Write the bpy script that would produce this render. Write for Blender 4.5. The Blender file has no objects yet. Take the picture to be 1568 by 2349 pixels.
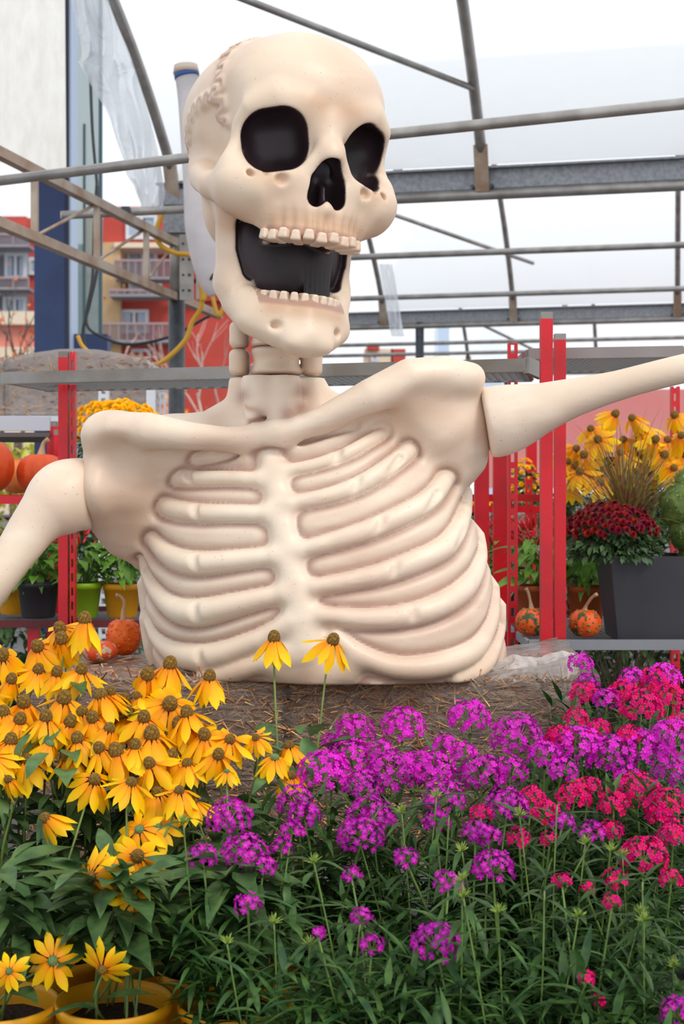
import bpy, bmesh, math, random
import numpy as np
from mathutils import Vector, Matrix, Euler

# ------------------------------------------------------------------ camera, sky, sun, exposure
SC = bpy.context.scene
COL = SC.collection
FPX, CX, HY, CZ = 3262.5, 784.0, 1120.0, 1.25      # focal length in px, centre column, horizon row, eye height
cam_d = bpy.data.cameras.new('camera')
cam_d.sensor_fit = 'VERTICAL'; cam_d.sensor_height = 36.0; cam_d.sensor_width = 24.0; cam_d.lens = 50.0
cam_d.shift_y = -(2349 / 2 - HY) / 2349.0
cam_d.clip_end = 500
cam_d.dof.use_dof = True; cam_d.dof.focus_distance = 3.35; cam_d.dof.aperture_fstop = 6.3
cam = bpy.data.objects.new('camera', cam_d); COL.objects.link(cam)
cam.location = (0, 0, CZ); cam.rotation_euler = (math.pi / 2, 0, 0)
SC.camera = cam

world = bpy.data.worlds.new('sky'); SC.world = world; world.use_nodes = True
_bg = world.node_tree.nodes['Background']
_bg.inputs[0].default_value = (0.91, 0.955, 1.0, 1); _bg.inputs[1].default_value = 1.16

sun_d = bpy.data.lights.new('sun', 'SUN'); sun_d.energy = 1.7; sun_d.angle = math.radians(22); sun_d.color = (1.0, 0.93, 0.82)
sun = bpy.data.objects.new('sun', sun_d); COL.objects.link(sun)
sun.rotation_euler = Vector((-0.50, 0.62, -0.78)).to_track_quat('-Z', 'Y').to_euler()

vs = SC.view_settings
vs.view_transform = 'Standard'; vs.look = 'None'; vs.exposure = 0.0; vs.gamma = 1.0; vs.use_curve_mapping = False
SC.cycles.max_bounces = 8; SC.cycles.transparent_max_bounces = 24
SC.cycles.use_denoising = True

# ------------------------------------------------------------------ helpers
def P(px, py, d):
    """A point of the place: d metres in front of the eye, along the sight line of picture point (px, py)."""
    return Vector(((px - CX) / FPX * d, d, CZ + (HY - py) / FPX * d))

def M_(d):            # metres per picture px at distance d
    return d / FPX

def lin(c):
    return tuple(((v / 255) / 12.92 if v / 255 <= 0.04045 else ((v / 255 + 0.055) / 1.055) ** 2.4) for v in c)

MATS = {}
def mat(name, rgb, rough=0.6, metal=0.0, noise=0.0, scale=20.0, rgb2=None, spec=0.5, trans=0.0, bump=0.0, bscale=60.0,
        stretch=None, alpha=1.0, emit=None, coat=0.0, detail=4.0, contrast=None):
    """Procedural material: a base colour, a noise towards rgb2, a fine bump; trans adds leaf/petal translucency."""
    if name in MATS: return MATS[name]
    m = bpy.data.materials.new(name); m.use_nodes = True; MATS[name] = m
    nt = m.node_tree; N = nt.nodes; L = nt.links
    b = N['Principled BSDF']; out = N['Material Output']
    c1 = lin(rgb) + (1,)
    b.inputs['Base Color'].default_value = c1
    b.inputs['Roughness'].default_value = rough; b.inputs['Metallic'].default_value = metal
    b.inputs['Specular IOR Level'].default_value = spec
    b.inputs['Coat Weight'].default_value = coat
    tc = N.new('ShaderNodeTexCoord'); mp = N.new('ShaderNodeMapping')
    L.new(tc.outputs['Object'], mp.inputs[0])
    if stretch: mp.inputs['Scale'].default_value = stretch
    col = None
    if rgb2 is not None:
        nz = N.new('ShaderNodeTexNoise'); nz.inputs['Scale'].default_value = scale; nz.inputs['Detail'].default_value = detail
        L.new(mp.outputs[0], nz.inputs['Vector'])
        rp = N.new('ShaderNodeValToRGB')
        lo, hi = contrast or (0.35, 0.65)
        rp.color_ramp.elements[0].position = lo; rp.color_ramp.elements[1].position = hi
        rp.color_ramp.elements[0].color = c1; rp.color_ramp.elements[1].color = lin(rgb2) + (1,)
        L.new(nz.outputs[0], rp.inputs[0]); L.new(rp.outputs[0], b.inputs['Base Color']); col = rp.outputs[0]
    if bump:
        nb = N.new('ShaderNodeTexNoise'); nb.inputs['Scale'].default_value = bscale; nb.inputs['Detail'].default_value = 5
        L.new(mp.outputs[0], nb.inputs['Vector'])
        bp = N.new('ShaderNodeBump'); bp.inputs['Strength'].default_value = bump; bp.inputs['Distance'].default_value = 0.01
        L.new(nb.outputs[0], bp.inputs['Height']); L.new(bp.outputs[0], b.inputs['Normal'])
    if trans:
        t = N.new('ShaderNodeBsdfTranslucent'); t.inputs[0].default_value = c1
        if col is not None: L.new(col, t.inputs[0])
        mx = N.new('ShaderNodeMixShader'); mx.inputs[0].default_value = trans
        L.new(b.outputs[0], mx.inputs[1]); L.new(t.outputs[0], mx.inputs[2]); L.new(mx.outputs[0], out.inputs[0])
    if emit:
        b.inputs['Emission Color'].default_value = lin(rgb) + (1,); b.inputs['Emission Strength'].default_value = emit
    if alpha < 1: b.inputs['Alpha'].default_value = alpha
    return m

def film(name, tint=(245, 248, 252), clear=0.5, diffuse=0.5, gloss=0.25, rough=0.18, wr=0.0, wscale=4.0, streak=None, milky=.2):
    """Thin plastic film: partly clear, partly milky, glossy, with wrinkles."""
    if name in MATS: return MATS[name]
    m = bpy.data.materials.new(name); m.use_nodes = True; MATS[name] = m
    nt = m.node_tree; N = nt.nodes; L = nt.links
    N.remove(N['Principled BSDF']); out = N['Material Output']
    tr = N.new('ShaderNodeBsdfTransparent'); tr.inputs[0].default_value = (1, 1, 1, 1)
    tl = N.new('ShaderNodeBsdfTranslucent'); tl.inputs[0].default_value = lin(tint) + (1,)
    df = N.new('ShaderNodeBsdfDiffuse'); df.inputs[0].default_value = lin(tint) + (1,)
    gl = N.new('ShaderNodeBsdfGlossy'); gl.inputs['Roughness'].default_value = rough
    milk = N.new('ShaderNodeMixShader'); milk.inputs[0].default_value = milky
    L.new(tl.outputs[0], milk.inputs[1]); L.new(df.outputs[0], milk.inputs[2])
    a = N.new('ShaderNodeMixShader'); a.inputs[0].default_value = diffuse / (clear + diffuse)
    L.new(tr.outputs[0], a.inputs[1]); L.new(milk.outputs[0], a.inputs[2])
    g = N.new('ShaderNodeMixShader')
    fr = N.new('ShaderNodeFresnel'); fr.inputs[0].default_value = 1.45
    mu = N.new('ShaderNodeMath'); mu.operation = 'MULTIPLY'; mu.inputs[1].default_value = gloss * 4; mu.use_clamp = True
    L.new(fr.outputs[0], mu.inputs[0]); L.new(mu.outputs[0], g.inputs[0])
    L.new(a.outputs[0], g.inputs[1]); L.new(gl.outputs[0], g.inputs[2]); L.new(g.outputs[0], out.inputs[0])
    if wr:
        tc = N.new('ShaderNodeTexCoord'); mp = N.new('ShaderNodeMapping'); L.new(tc.outputs['Object'], mp.inputs[0])
        if streak: mp.inputs['Scale'].default_value = streak
        nz = N.new('ShaderNodeTexNoise'); nz.inputs['Scale'].default_value = wscale; nz.inputs['Detail'].default_value = 6
        nz.inputs['Distortion'].default_value = 1.2
        L.new(mp.outputs[0], nz.inputs['Vector'])
        bp = N.new('ShaderNodeBump'); bp.inputs['Strength'].default_value = wr; bp.inputs['Distance'].default_value = 0.05
        L.new(nz.outputs[0], bp.inputs['Height'])
        for s in (tl, df, gl): L.new(bp.outputs[0], s.inputs['Normal'])
        L.new(bp.outputs[0], fr.inputs['Normal'])
    return m

def mesh(name, verts, faces, m=None, smooth=False):
    me = bpy.data.meshes.new(name)
    me.from_pydata([tuple(v) for v in verts], [], [tuple(f) for f in faces])
    if m is not None: me.materials.append(m)
    if smooth: me.polygons.foreach_set('use_smooth', [True] * len(me.polygons))
    me.update()
    return me

def obj(name, me, parent=None, loc=None, rot=None, scale=None):
    o = bpy.data.objects.new(name, me); COL.objects.link(o)
    if parent is not None: o.parent = parent
    if loc is not None: o.location = loc
    if rot is not None: o.rotation_euler = rot
    if scale is not None: o.scale = scale if hasattr(scale, '__len__') else (scale,) * 3
    return o

def tag(o, label=None, cat=None, group=None, kind=None):
    if label: o['label'] = label
    if cat: o['category'] = cat
    if group: o['group'] = group
    if kind: o['kind'] = kind
    return o

def empty(name, loc=(0, 0, 0), rz=0.0, **kw):
    o = bpy.data.objects.new(name, None); COL.objects.link(o); o.empty_display_size = 0.05
    o.location = loc; o.rotation_euler = (0, 0, rz)
    return tag(o, **kw)

class MB:
    """Collects simple solids; build() links them as one mesh."""
    def __init__(s): s.v = []; s.f = []
    def add(s, v, f):
        n = len(s.v); s.v += [tuple(p) for p in v]; s.f += [tuple(i + n for i in q) for q in f]; return s
    def box(s, lo, hi):
        x0, y0, z0 = lo; x1, y1, z1 = hi
        return s.add([(x0, y0, z0), (x1, y0, z0), (x1, y1, z0), (x0, y1, z0), (x0, y0, z1), (x1, y0, z1), (x1, y1, z1), (x0, y1, z1)],
                     [(3, 2, 1, 0), (4, 5, 6, 7), (0, 1, 5, 4), (1, 2, 6, 5), (2, 3, 7, 6), (3, 0, 4, 7)])
    def cbox(s, c, size, M=None):
        x, y, z = [v / 2 for v in size]
        pts = [Vector(p) for p in ((-x, -y, -z), (x, -y, -z), (x, y, -z), (-x, y, -z), (-x, -y, z), (x, -y, z), (x, y, z), (-x, y, z))]
        if M is not None: pts = [M @ p for p in pts]
        c = Vector(c)
        return s.add([c + p for p in pts], [(3, 2, 1, 0), (4, 5, 6, 7), (0, 1, 5, 4), (1, 2, 6, 5), (2, 3, 7, 6), (3, 0, 4, 7)])
    def bar(s, a, b, w, h=None, up=(0, 0, 1)):
        """Rectangular bar from a to b: w across, h along up."""
        a = Vector(a); b = Vector(b); h = h or w
        t = (b - a); L = t.length; t.normalize()
        side = t.cross(Vector(up))
        if side.length < 1e-4: side = t.cross(Vector((0, 1, 0)))
        side.normalize(); u = side.cross(t)
        v = []
        for p in (a, b):
            for i, j in ((-1, -1), (1, -1), (1, 1), (-1, 1)): v.append(p + side * (i * w / 2) + u * (j * h / 2))
        return s.add(v, [(3, 2, 1, 0), (4, 5, 6, 7), (0, 1, 5, 4), (1, 2, 6, 5), (2, 3, 7, 6), (3, 0, 4, 7)])
    def tube(s, pts, r, n=8, cap=True):
        pts = [Vector(p) for p in pts]; k = len(pts)
        rs = r if hasattr(r, '__len__') else [r] * k
        ref = None; v = []; f = []
        for i, p in enumerate(pts):
            t = (pts[min(i + 1, k - 1)] - pts[max(i - 1, 0)])
            if t.length < 1e-9: t = Vector((0, 0, 1))
            t.normalize()
            if ref is None:
                ref = t.cross(Vector((0, 0, 1)))
                if ref.length < 1e-3: ref = t.cross(Vector((1, 0, 0)))
            ref = (ref - t * ref.dot(t)); ref.normalize(); b2 = t.cross(ref)
            for j in range(n):
                a = 2 * math.pi * j / n
                v.append(p + (ref * math.cos(a) + b2 * math.sin(a)) * rs[i])
        for i in range(k - 1):
            for j in range(n):
                f.append((i * n + j, i * n + (j + 1) % n, (i + 1) * n + (j + 1) % n, (i + 1) * n + j))
        if cap: f.append(tuple(range(n))[::-1]); f.append(tuple((k - 1) * n + j for j in range(n)))
        return s.add(v, f)
    def lathe(s, prof, n=20, c=(0, 0, 0), closed=True, amp=None):
        v = []; f = []; k = len(prof)
        for r, z in prof:
            for j in range(n):
                a = 2 * math.pi * j / n
                v.append((c[0] + r * math.cos(a), c[1] + r * math.sin(a), c[2] + z))
        for i in range(k - 1):
            for j in range(n): f.append((i * n + j, i * n + (j + 1) % n, (i + 1) * n + (j + 1) % n, (i + 1) * n + j))
        if closed: f.append(tuple(range(n))[::-1]); f.append(tuple((k - 1) * n + j for j in range(n)))
        return s.add(v, f)
    def mesh(s, name, m=None, smooth=False): return mesh(name, s.v, s.f, m, smooth)
    def build(s, name, m=None, parent=None, smooth=False, loc=None, rot=None): return obj(name, s.mesh(name, m, smooth), parent, loc, rot)

def catmull(pts, n=6):
    """Smooth curve through points (any dimension)."""
    A = np.array([tuple(p) for p in pts], float); out = []
    for i in range(len(A) - 1):
        p0, p1, p2, p3 = A[max(i - 1, 0)], A[i], A[i + 1], A[min(i + 2, len(A) - 1)]
        for t in np.linspace(0, 1, n, endpoint=False):
            out.append(0.5 * (2 * p1 + (p2 - p0) * t + (2 * p0 - 5 * p1 + 4 * p2 - p3) * t * t + (3 * p1 - p0 - 3 * p2 + p3) * t ** 3))
    out.append(A[-1]); return np.array(out)

# ------------------------------------------------------------------ implicit solids (numpy distance fields -> surface nets)
class Field:
    def __init__(s, lo, hi, h):
        s.lo = np.array(lo, float); s.h = h
        s.n = np.ceil((np.array(hi, float) - s.lo) / h).astype(int) + 1
        s.ax = [(s.lo[i] + h * np.arange(s.n[i])).astype(np.float32) for i in range(3)]
        s.d = np.full(tuple(s.n), 9.0, np.float32)
        s.tags = {}
    def full(s): return (slice(0, s.n[0]), slice(0, s.n[1]), slice(0, s.n[2]))
    def box(s, lo, hi):
        r = []
        for i in range(3):
            a = int(max(0, math.floor((lo[i] - s.lo[i]) / s.h))); b = int(min(s.n[i], math.ceil((hi[i] - s.lo[i]) / s.h) + 1))
            if b <= a: return None
            r.append(slice(a, b))
        return tuple(r)
    def xyz(s, sl):
        return s.ax[0][sl[0]][:, None, None], s.ax[1][sl[1]][None, :, None], s.ax[2][sl[2]][None, None, :]

def smin(a, b, k):
    if k <= 0: return np.minimum(a, b)
    h = np.maximum(k - np.abs(a - b), 0) / k
    return np.minimum(a, b) - h * h * k * 0.25

def sd_ell(X, Y, Z, c, r, R=None):
    x, y, z = X - c[0], Y - c[1], Z - c[2]
    if R is not None: x, y, z = [R[0][i] * x + R[1][i] * y + R[2][i] * z for i in range(3)]
    k0 = np.sqrt((x / r[0]) ** 2 + (y / r[1]) ** 2 + (z / r[2]) ** 2)
    k1 = np.sqrt((x / r[0] ** 2) ** 2 + (y / r[1] ** 2) ** 2 + (z / r[2] ** 2) ** 2) + 1e-6
    return k0 * (k0 - 1) / k1

def sd_cap(X, Y, Z, a, b, ra, rb, sc=(1, 1, 1)):
    """Capsule with a radius that changes along it; sc squeezes the axes."""
    ba = [(b[i] - a[i]) * sc[i] for i in range(3)]
    p = [(X - a[0]) * sc[0], (Y - a[1]) * sc[1], (Z - a[2]) * sc[2]]
    q = sum(v * v for v in ba) + 1e-9
    t = np.clip((p[0] * ba[0] + p[1] * ba[1] + p[2] * ba[2]) / q, 0, 1)
    return np.sqrt((p[0] - ba[0] * t) ** 2 + (p[1] - ba[1] * t) ** 2 + (p[2] - ba[2] * t) ** 2) - (ra + (rb - ra) * t)

def sd_box(X, Y, Z, c, b, r, R=None):
    x, y, z = X - c[0], Y - c[1], Z - c[2]
    if R is not None: x, y, z = [R[0][i] * x + R[1][i] * y + R[2][i] * z for i in range(3)]
    qx, qy, qz = np.abs(x) - (b[0] - r), np.abs(y) - (b[1] - r), np.abs(z) - (b[2] - r)
    return (np.sqrt(np.maximum(qx, 0) ** 2 + np.maximum(qy, 0) ** 2 + np.maximum(qz, 0) ** 2)
            + np.minimum(np.maximum(qx, np.maximum(qy, qz)), 0) - r)

def put_ell(F, c, r, k=0.0, cut=False, A=None, R=None):
    A = F.d if A is None else A
    m = max(r) + k + 2 * F.h
    sl = F.box([c[i] - m for i in range(3)], [c[i] + m for i in range(3)])
    if sl is None: return
    d = sd_ell(*F.xyz(sl), c, r, R)
    A[sl] = -smin(-A[sl], d, k) if cut else smin(A[sl], d, k)

def put_chain(F, pts, k=0.0, cut=False, A=None, sc=(1, 1, 1)):
    """pts: (x, y, z, radius). The chain is united on its own first so a blend k never doubles along it."""
    A = F.d if A is None else A
    m = max(p[3] for p in pts) / min(sc) + k + 2 * F.h
    sl = F.box([min(p[i] for p in pts) - m for i in range(3)], [max(p[i] for p in pts) + m for i in range(3)])
    if sl is None: return
    X, Y, Z = F.xyz(sl); d = None
    for a, b in zip(pts[:-1], pts[1:]):
        e = sd_cap(X, Y, Z, a, b, a[3], b[3], sc)
        d = e if d is None else np.minimum(d, e)
    A[sl] = -smin(-A[sl], d, k) if cut else smin(A[sl], d, k)

def nets(F, A=None):
    """Surface nets: vertices and quads of the zero level."""
    A = F.d if A is None else A
    s = A < 0
    nx, ny, nz = A.shape
    c = np.zeros((nx - 1, ny - 1, nz - 1), np.uint8)
    for i in (0, 1):
        for j in (0, 1):
            for k in (0, 1): c += s[i:nx - 1 + i, j:ny - 1 + j, k:nz - 1 + k]
    act = (c > 0) & (c < 8)
    I = np.argwhere(act); idx = -np.ones(act.shape, np.int64); idx[act] = np.arange(len(I))
    acc = np.zeros((len(I), 3)); cnt = np.zeros(len(I))
    cor = [(i, j, k) for i in (0, 1) for j in (0, 1) for k in (0, 1)]
    val = {q: A[I[:, 0] + q[0], I[:, 1] + q[1], I[:, 2] + q[2]] for q in cor}
    for q in cor:
        for ax in range(3):
            if q[ax]: continue
            q2 = list(q); q2[ax] = 1; q2 = tuple(q2)
            a, b = val[q], val[q2]; mk = (a < 0) != (b < 0)
            t = np.where(mk, a / np.where(mk, a - b, 1), 0)
            p = np.repeat(np.array([q], float), len(I), 0); p[:, ax] = t
            acc += p * mk[:, None]; cnt += mk
    V = F.lo + F.h * (I + acc / np.maximum(cnt, 1)[:, None])
    quads = []
    for ax in range(3):
        sh = [slice(1, n - 1) for n in A.shape]; sh[ax] = slice(0, A.shape[ax] - 1)
        sh2 = list(sh); sh2[ax] = slice(1, A.shape[ax])
        a, b = s[tuple(sh)], s[tuple(sh2)]
        E = np.argwhere(a != b)
        off = np.array([1, 1, 1]); off[ax] = 0
        E0 = E + off
        fl = a[tuple(E.T)]
        o1, o2 = [i for i in range(3) if i != ax]
        def g(d1, d2):
            q = E0.copy(); q[:, o1] -= d1; q[:, o2] -= d2
            return idx[q[:, 0], q[:, 1], q[:, 2]]
        Q = np.stack([g(1, 1), g(0, 1), g(0, 0), g(1, 0)], 1)
        flip = fl if ax != 1 else ~fl
        Q[~flip] = Q[~flip][:, ::-1]
        quads.append(Q)
    return V, np.concatenate(quads)

def sample(F, A, V):
    """Trilinear value of grid A at points V."""
    q = (V - F.lo) / F.h; i = np.clip(np.floor(q).astype(int), 0, np.array(A.shape) - 2); t = np.clip(q - i, 0, 1); o = 0
    for a in (0, 1):
        for b in (0, 1):
            for c in (0, 1):
                w = (t[:, 0] if a else 1 - t[:, 0]) * (t[:, 1] if b else 1 - t[:, 1]) * (t[:, 2] if c else 1 - t[:, 2])
                o = o + w * A[i[:, 0] + a, i[:, 1] + b, i[:, 2] + c]
    return o

def big_mesh(name, V, Q, m, attrs=None, smooth=True):
    me = bpy.data.meshes.new(name)
    V = np.asarray(V, np.float32); Q = np.asarray(Q, np.int32); k = Q.shape[1]
    me.vertices.add(len(V)); me.vertices.foreach_set('co', V.ravel())
    me.loops.add(Q.size); me.loops.foreach_set('vertex_index', Q.ravel())
    me.polygons.add(len(Q)); me.polygons.foreach_set('loop_start', np.arange(0, Q.size, k, dtype=np.int32))
    me.polygons.foreach_set('use_smooth', np.full(len(Q), smooth))
    me.materials.append(m)
    for a, val in (attrs or {}).items():
        at = me.attributes.new(a, 'FLOAT', 'POINT'); at.data.foreach_set('value', np.asarray(val, np.float32))
    me.update(calc_edges=True); me.validate()
    return me

def submesh(V, Q, mask, attrs):
    """The faces where mask holds, with their own vertices."""
    q = Q[mask]; u, inv = np.unique(q, return_inverse=True)
    return V[u], inv.reshape(q.shape), {k: a[u] for k, a in attrs.items()}

def sstep(a, b, x):
    t = np.clip((x - a) / (b - a), 0, 1); return t * t * (3 - 2 * t)
# ------------------------------------------------------------------ the ground
g = MB().box((-60, 0.3, -0.3), (60, 160, 0.0)).build('floor', mat('paving', (112, 108, 106), .9, rgb2=(88, 86, 86), scale=1.5, bump=.3, bscale=30))
tag(g, 'grey concrete floor of the garden centre', kind='structure')

# ------------------------------------------------------------------ greenhouse: gutters along u, bays along v
GO = P(405, 1120, 9.25); GO.z = 0
GU = Vector((math.cos(math.radians(13)), -math.sin(math.radians(13)), 0)); GV = Vector((math.sin(math.radians(13)), math.cos(math.radians(13)), 0))
def G(u, v, z): return GO + GU * u + GV * v + Vector((0, 0, z))
GALV = mat('galvanised_steel', (176, 172, 168), .42, .55, rgb2=(150, 144, 140), scale=9, bump=.08, bscale=200)
GALV2 = mat('galvanised_sheet', (152, 154, 158), .5, .5, rgb2=(128, 130, 136), scale=40, bump=.05, bscale=200)
RUSTY = mat('weathered_steel', (186, 172, 158), .5, .4, rgb2=(160, 130, 108), scale=6, bump=.1, bscale=120)
DARKP = mat('dark_post_paint', (52, 56, 62), .45, .2, rgb2=(76, 80, 86), scale=12)
ROOF = film('roof_plastic', (250, 252, 255), .12, .88, .012, .35, wr=.12, wscale=1.4, milky=.04)
WRAP = film('stretch_wrap', (252, 246, 240), .84, .16, .22, .3, wr=.6, wscale=8, streak=(.5, 1, 3.0), milky=.6)
WRAPB = film('stretch_wrap_far', (248, 246, 248), .70, .30, .2, .3, wr=.35, wscale=5, milky=.75)
FLAP = film('loose_plastic', (236, 240, 248), .38, .62, .10, .3, wr=.55, wscale=3, streak=(1, 1, 2), milky=.12)

gh = empty('greenhouse', G(0, 0, 0), label='galvanised greenhouse frame with arched white plastic roof', cat='greenhouse')
G0 = Vector(gh.location)
def gtube(name, pts, r, m=GALV, n=10, parent=gh):
    return MB().tube([Vector(p) - G0 for p in pts], r, n).build(name, m, parent, True)
def gbar(name, a, b, w, h, m=GALV2, parent=gh):
    return MB().bar(Vector(a) - G0, Vector(b) - G0, w, h).build(name, m, parent)
BAY, RISE = 6.9, 1.5
_R = (3.45 ** 2 + RISE ** 2) / (2 * RISE)
def arch(s): return 3.2 + RISE - _R + math.sqrt(max(_R * _R - (3.45 - s) ** 2, 0))
def arc_pts(u, v0, s0, s1, sgn, n=14):
    return [G(u, v0 + sgn * s, arch(s)) for s in np.linspace(s0, s1, n)]
# gutters with lip, web and lower pipe
for v0, ua, ub in ((0, -.12, 9), (BAY, -1.6, 15), (2 * BAY, -1.8, 20)):
    A = lambda u, z, dv=0: G(u, v0 + dv, z) - G0
    mb = MB()
    mb.bar(A(ua, 3.155), A(ub, 3.155), .02, .125); mb.bar(A(ua, 3.222, -.03), A(ub, 3.222, -.03), .08, .012)
    mb.bar(A(ua, 3.098, .05), A(ub, 3.098, .05), .12, .012)
    mb.build('gutter', GALV2, gh)
    gtube('gutter_pipe', [G(ua, v0 - .02, 3.062), G(ub, v0 - .02, 3.062)], .033)
# hoops of three bays, with feet bolted on the gutters
for v0, us, s1 in ((0, (0, 2, 4), 3.45), (BAY, (0, 1.45, 3.2, 5, 6.8), 6.9), (2 * BAY, (0, 2, 4, 6), 6.9)):
    for u in us:
        h = gtube('hoop', arc_pts(u, v0, 0.06, s1, -1, 24), .034 if v0 == 0 else .03)
        f = MB().bar(G(u, v0 - .04, 3.08) - G0, G(u, v0 - .14, arch(.14)) - G0, .085, .03).build('hoop_foot', RUSTY, gh)
        for k, dz in ((-1, .05), (1, .05)):
            MB().tube([G(u + .06 * k, v0 - .06, 3.11) - G0, G(u + .06 * k, v0 - .03, 3.11) - G0], .012, 6).build('bolt', DARKP, gh)
# roof plastic over each bay
def roof(v0, ua, ub, s0, s1, name='roof_film'):
    us, ss = np.linspace(ua, ub, 14), np.linspace(s0, s1, 24)
    v = [G(u, v0 - s, arch(s) + .05) - G0 for u in us for s in ss]
    f = [(i * 24 + j, (i + 1) * 24 + j, (i + 1) * 24 + j + 1, i * 24 + j + 1) for i in range(13) for j in range(23)]
    return obj(name, mesh(name, v, f, ROOF, True), gh)
roof(0, .0, 9, 0, 3.6); roof(BAY, 0, 15, 0, 6.9); roof(2 * BAY, 0, 20, 0, 6.9)
# long pipes
gtube('cross_pipe', [P(-160, 434, 6.05), P(784, 319, 5.5), P(1750, 219, 5.0), P(2800, 80, 4.5)], .021)
gtube('cross_pipe', [G(-.4, 1.75, 3.0), G(12, 1.75, 3.0)], .024)
gtube('cross_pipe', [G(-.8, 3.9, 2.98), G(12, 3.9, 2.98)], .024)
gtube('cross_pipe', [G(-1.5, BAY + 1.3, 3.0), G(16, BAY + 1.3, 3.0)], .024)
gtube('cross_pipe', [G(-1.6, BAY + 2.2, 2.96), G(16, BAY + 2.2, 2.96)], .024)
a, b = P(140, 494, 8.6), P(470, 478, 8.9)
gtube('cross_pipe', [a, b], .026)
MB().cbox(P(289, 487, 8.68) - G0, (.05, .07, .06)).build('pipe_clip', DARKP, gh)
# diagonal braces
a = G(2, -.45, 3.60); b = P(555, -4, 7.2); gtube('brace', [a, b, b + (b - a) * .35], .019)
a = P(890, 488, 13.2); b = P(1222, 604, 14.9); gtube('brace', [a, b], .02)
a = P(1105, 745, 18); b = P(1250, 815, 20); gtube('brace', [a, b], .02)
# corner post: dark foot, bare head with plates
MB().tube([G(0, 0, 0) - G0, G(0, 0, 2.52) - G0], .054, 16).build('post', DARKP, gh, True)
MB().tube([G(0, 0, 2.52) - G0, G(0, 0, 3.1) - G0], .046, 16).build('post_head', GALV, gh, True)
MB().cbox(G(.03, 0, 3.13) - G0, (.20, .14, .10)).build('post_bracket', GALV2, gh)
MB().cbox(G(0, -.02, 2.98) - G0, (.15, .12, .16)).build('post_bracket', GALV2, gh)
pl = MB().cbox(G(.10, -.09, 2.67) - G0, (.09, .012, .42)).cbox(G(.19, -.09, 2.67) - G0, (.05, .012, .42)).build('truss_plate', GALV, gh)
for k in range(4):
    for dx in (.08, .12):
        MB().tube([G(dx, -.085, 2.52 + k * .1) - G0, G(dx, -.105, 2.52 + k * .1) - G0], .009, 6).build('bolt', DARKP, pl)
for (u, v) in ((6.4, BAY), (0.4, BAY), (.6, 2 * BAY), (7.0, 2 * BAY)):
    MB().tube([G(u, v, 0) - G0, G(u, v, 3.1) - G0], .05, 10).build('post', DARKP, gh, True)
# truss over the side aisle, running towards us
tr = []
gbar('truss_chord', G(0, -3.4, 2.86), G(0, .02, 2.84), .05, .05, RUSTY); gbar('truss_chord', G(0, -3.4, 2.53), G(.0, .9, 2.48), .05, .05, RUSTY)
for v in (-2.6, -2.12, -1.32, -.55):
    gbar('truss_web', G(0, v, 2.84), G(0, v, 2.52), .032, .045, RUSTY)
for a, b in ((-2.1, -1.35), (-1.3, -.58), (-.53, -.05)):
    gtube('truss_tie', [G(0, a, 2.53), G(0, b, 2.83)], .009, RUSTY, 6)
# loose end of the roof plastic hanging beside the first hoop
def flap():
    L = [(150, -30), (178, 60), (186, 130), (182, 150), (222, 215), (262, 300), (284, 375), (296, 410), (314, 440), (322, 476)]
    Rr = [(238, -30), (266, 50), (292, 110), (310, 160), (330, 225), (350, 295), (364, 355), (372, 400), (378, 440), (372, 478)]
    n = 40; Lc, Rc = catmull(L, 5), catmull(Rr, 5); v = []; f = []; m = len(Lc); rng = random.Random(3)
    for i in range(m):
        for j in range(n):
            t = j / (n - 1); q = Lc[i] * (1 - t) + Rc[i] * t
            d = 8.45 + .05 * math.sin(t * 11 + i * .25) + .04 * math.sin(t * 5 - i * .4) + .1 * (1 - t) - .6 * (1 - i / m) * .6
            q = q + np.array([2.2 * math.sin(i * .9 + t * 3) * (1 - t), 0])
            v.append(P(q[0], q[1], d))
    f = [(i * n + j, i * n + j + 1, (i + 1) * n + j + 1, (i + 1) * n + j) for i in range(m - 1) for j in range(n - 1)]
    o = obj('plastic_sheet', mesh('plastic_sheet', v, f, FLAP, True))
    tag(o, 'loose crumpled clear plastic sheet hanging beside the curved pipe', 'plastic sheet')
flap()
def strip():
    pts = [(884, 606), (890, 640), (898, 690), (906, 740), (912, 772)]
    C = catmull(pts, 6); v = []; n = 6
    for i, c in enumerate(C):
        for j in range(n): v.append(P(c[0] - 15 + 30 * j / (n - 1), c[1], 11.0 + .03 * math.sin(j * 1.6 + i * .3)))
    f = [(i * n + j, i * n + j + 1, (i + 1) * n + j + 1, (i + 1) * n + j) for i in range(len(C) - 1) for j in range(n - 1)]
    tag(obj('plastic_strip', mesh('plastic_strip', v, f, FLAP, True)), 'narrow clear plastic strip hanging from the roof pipe', 'plastic strip')
strip()

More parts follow.
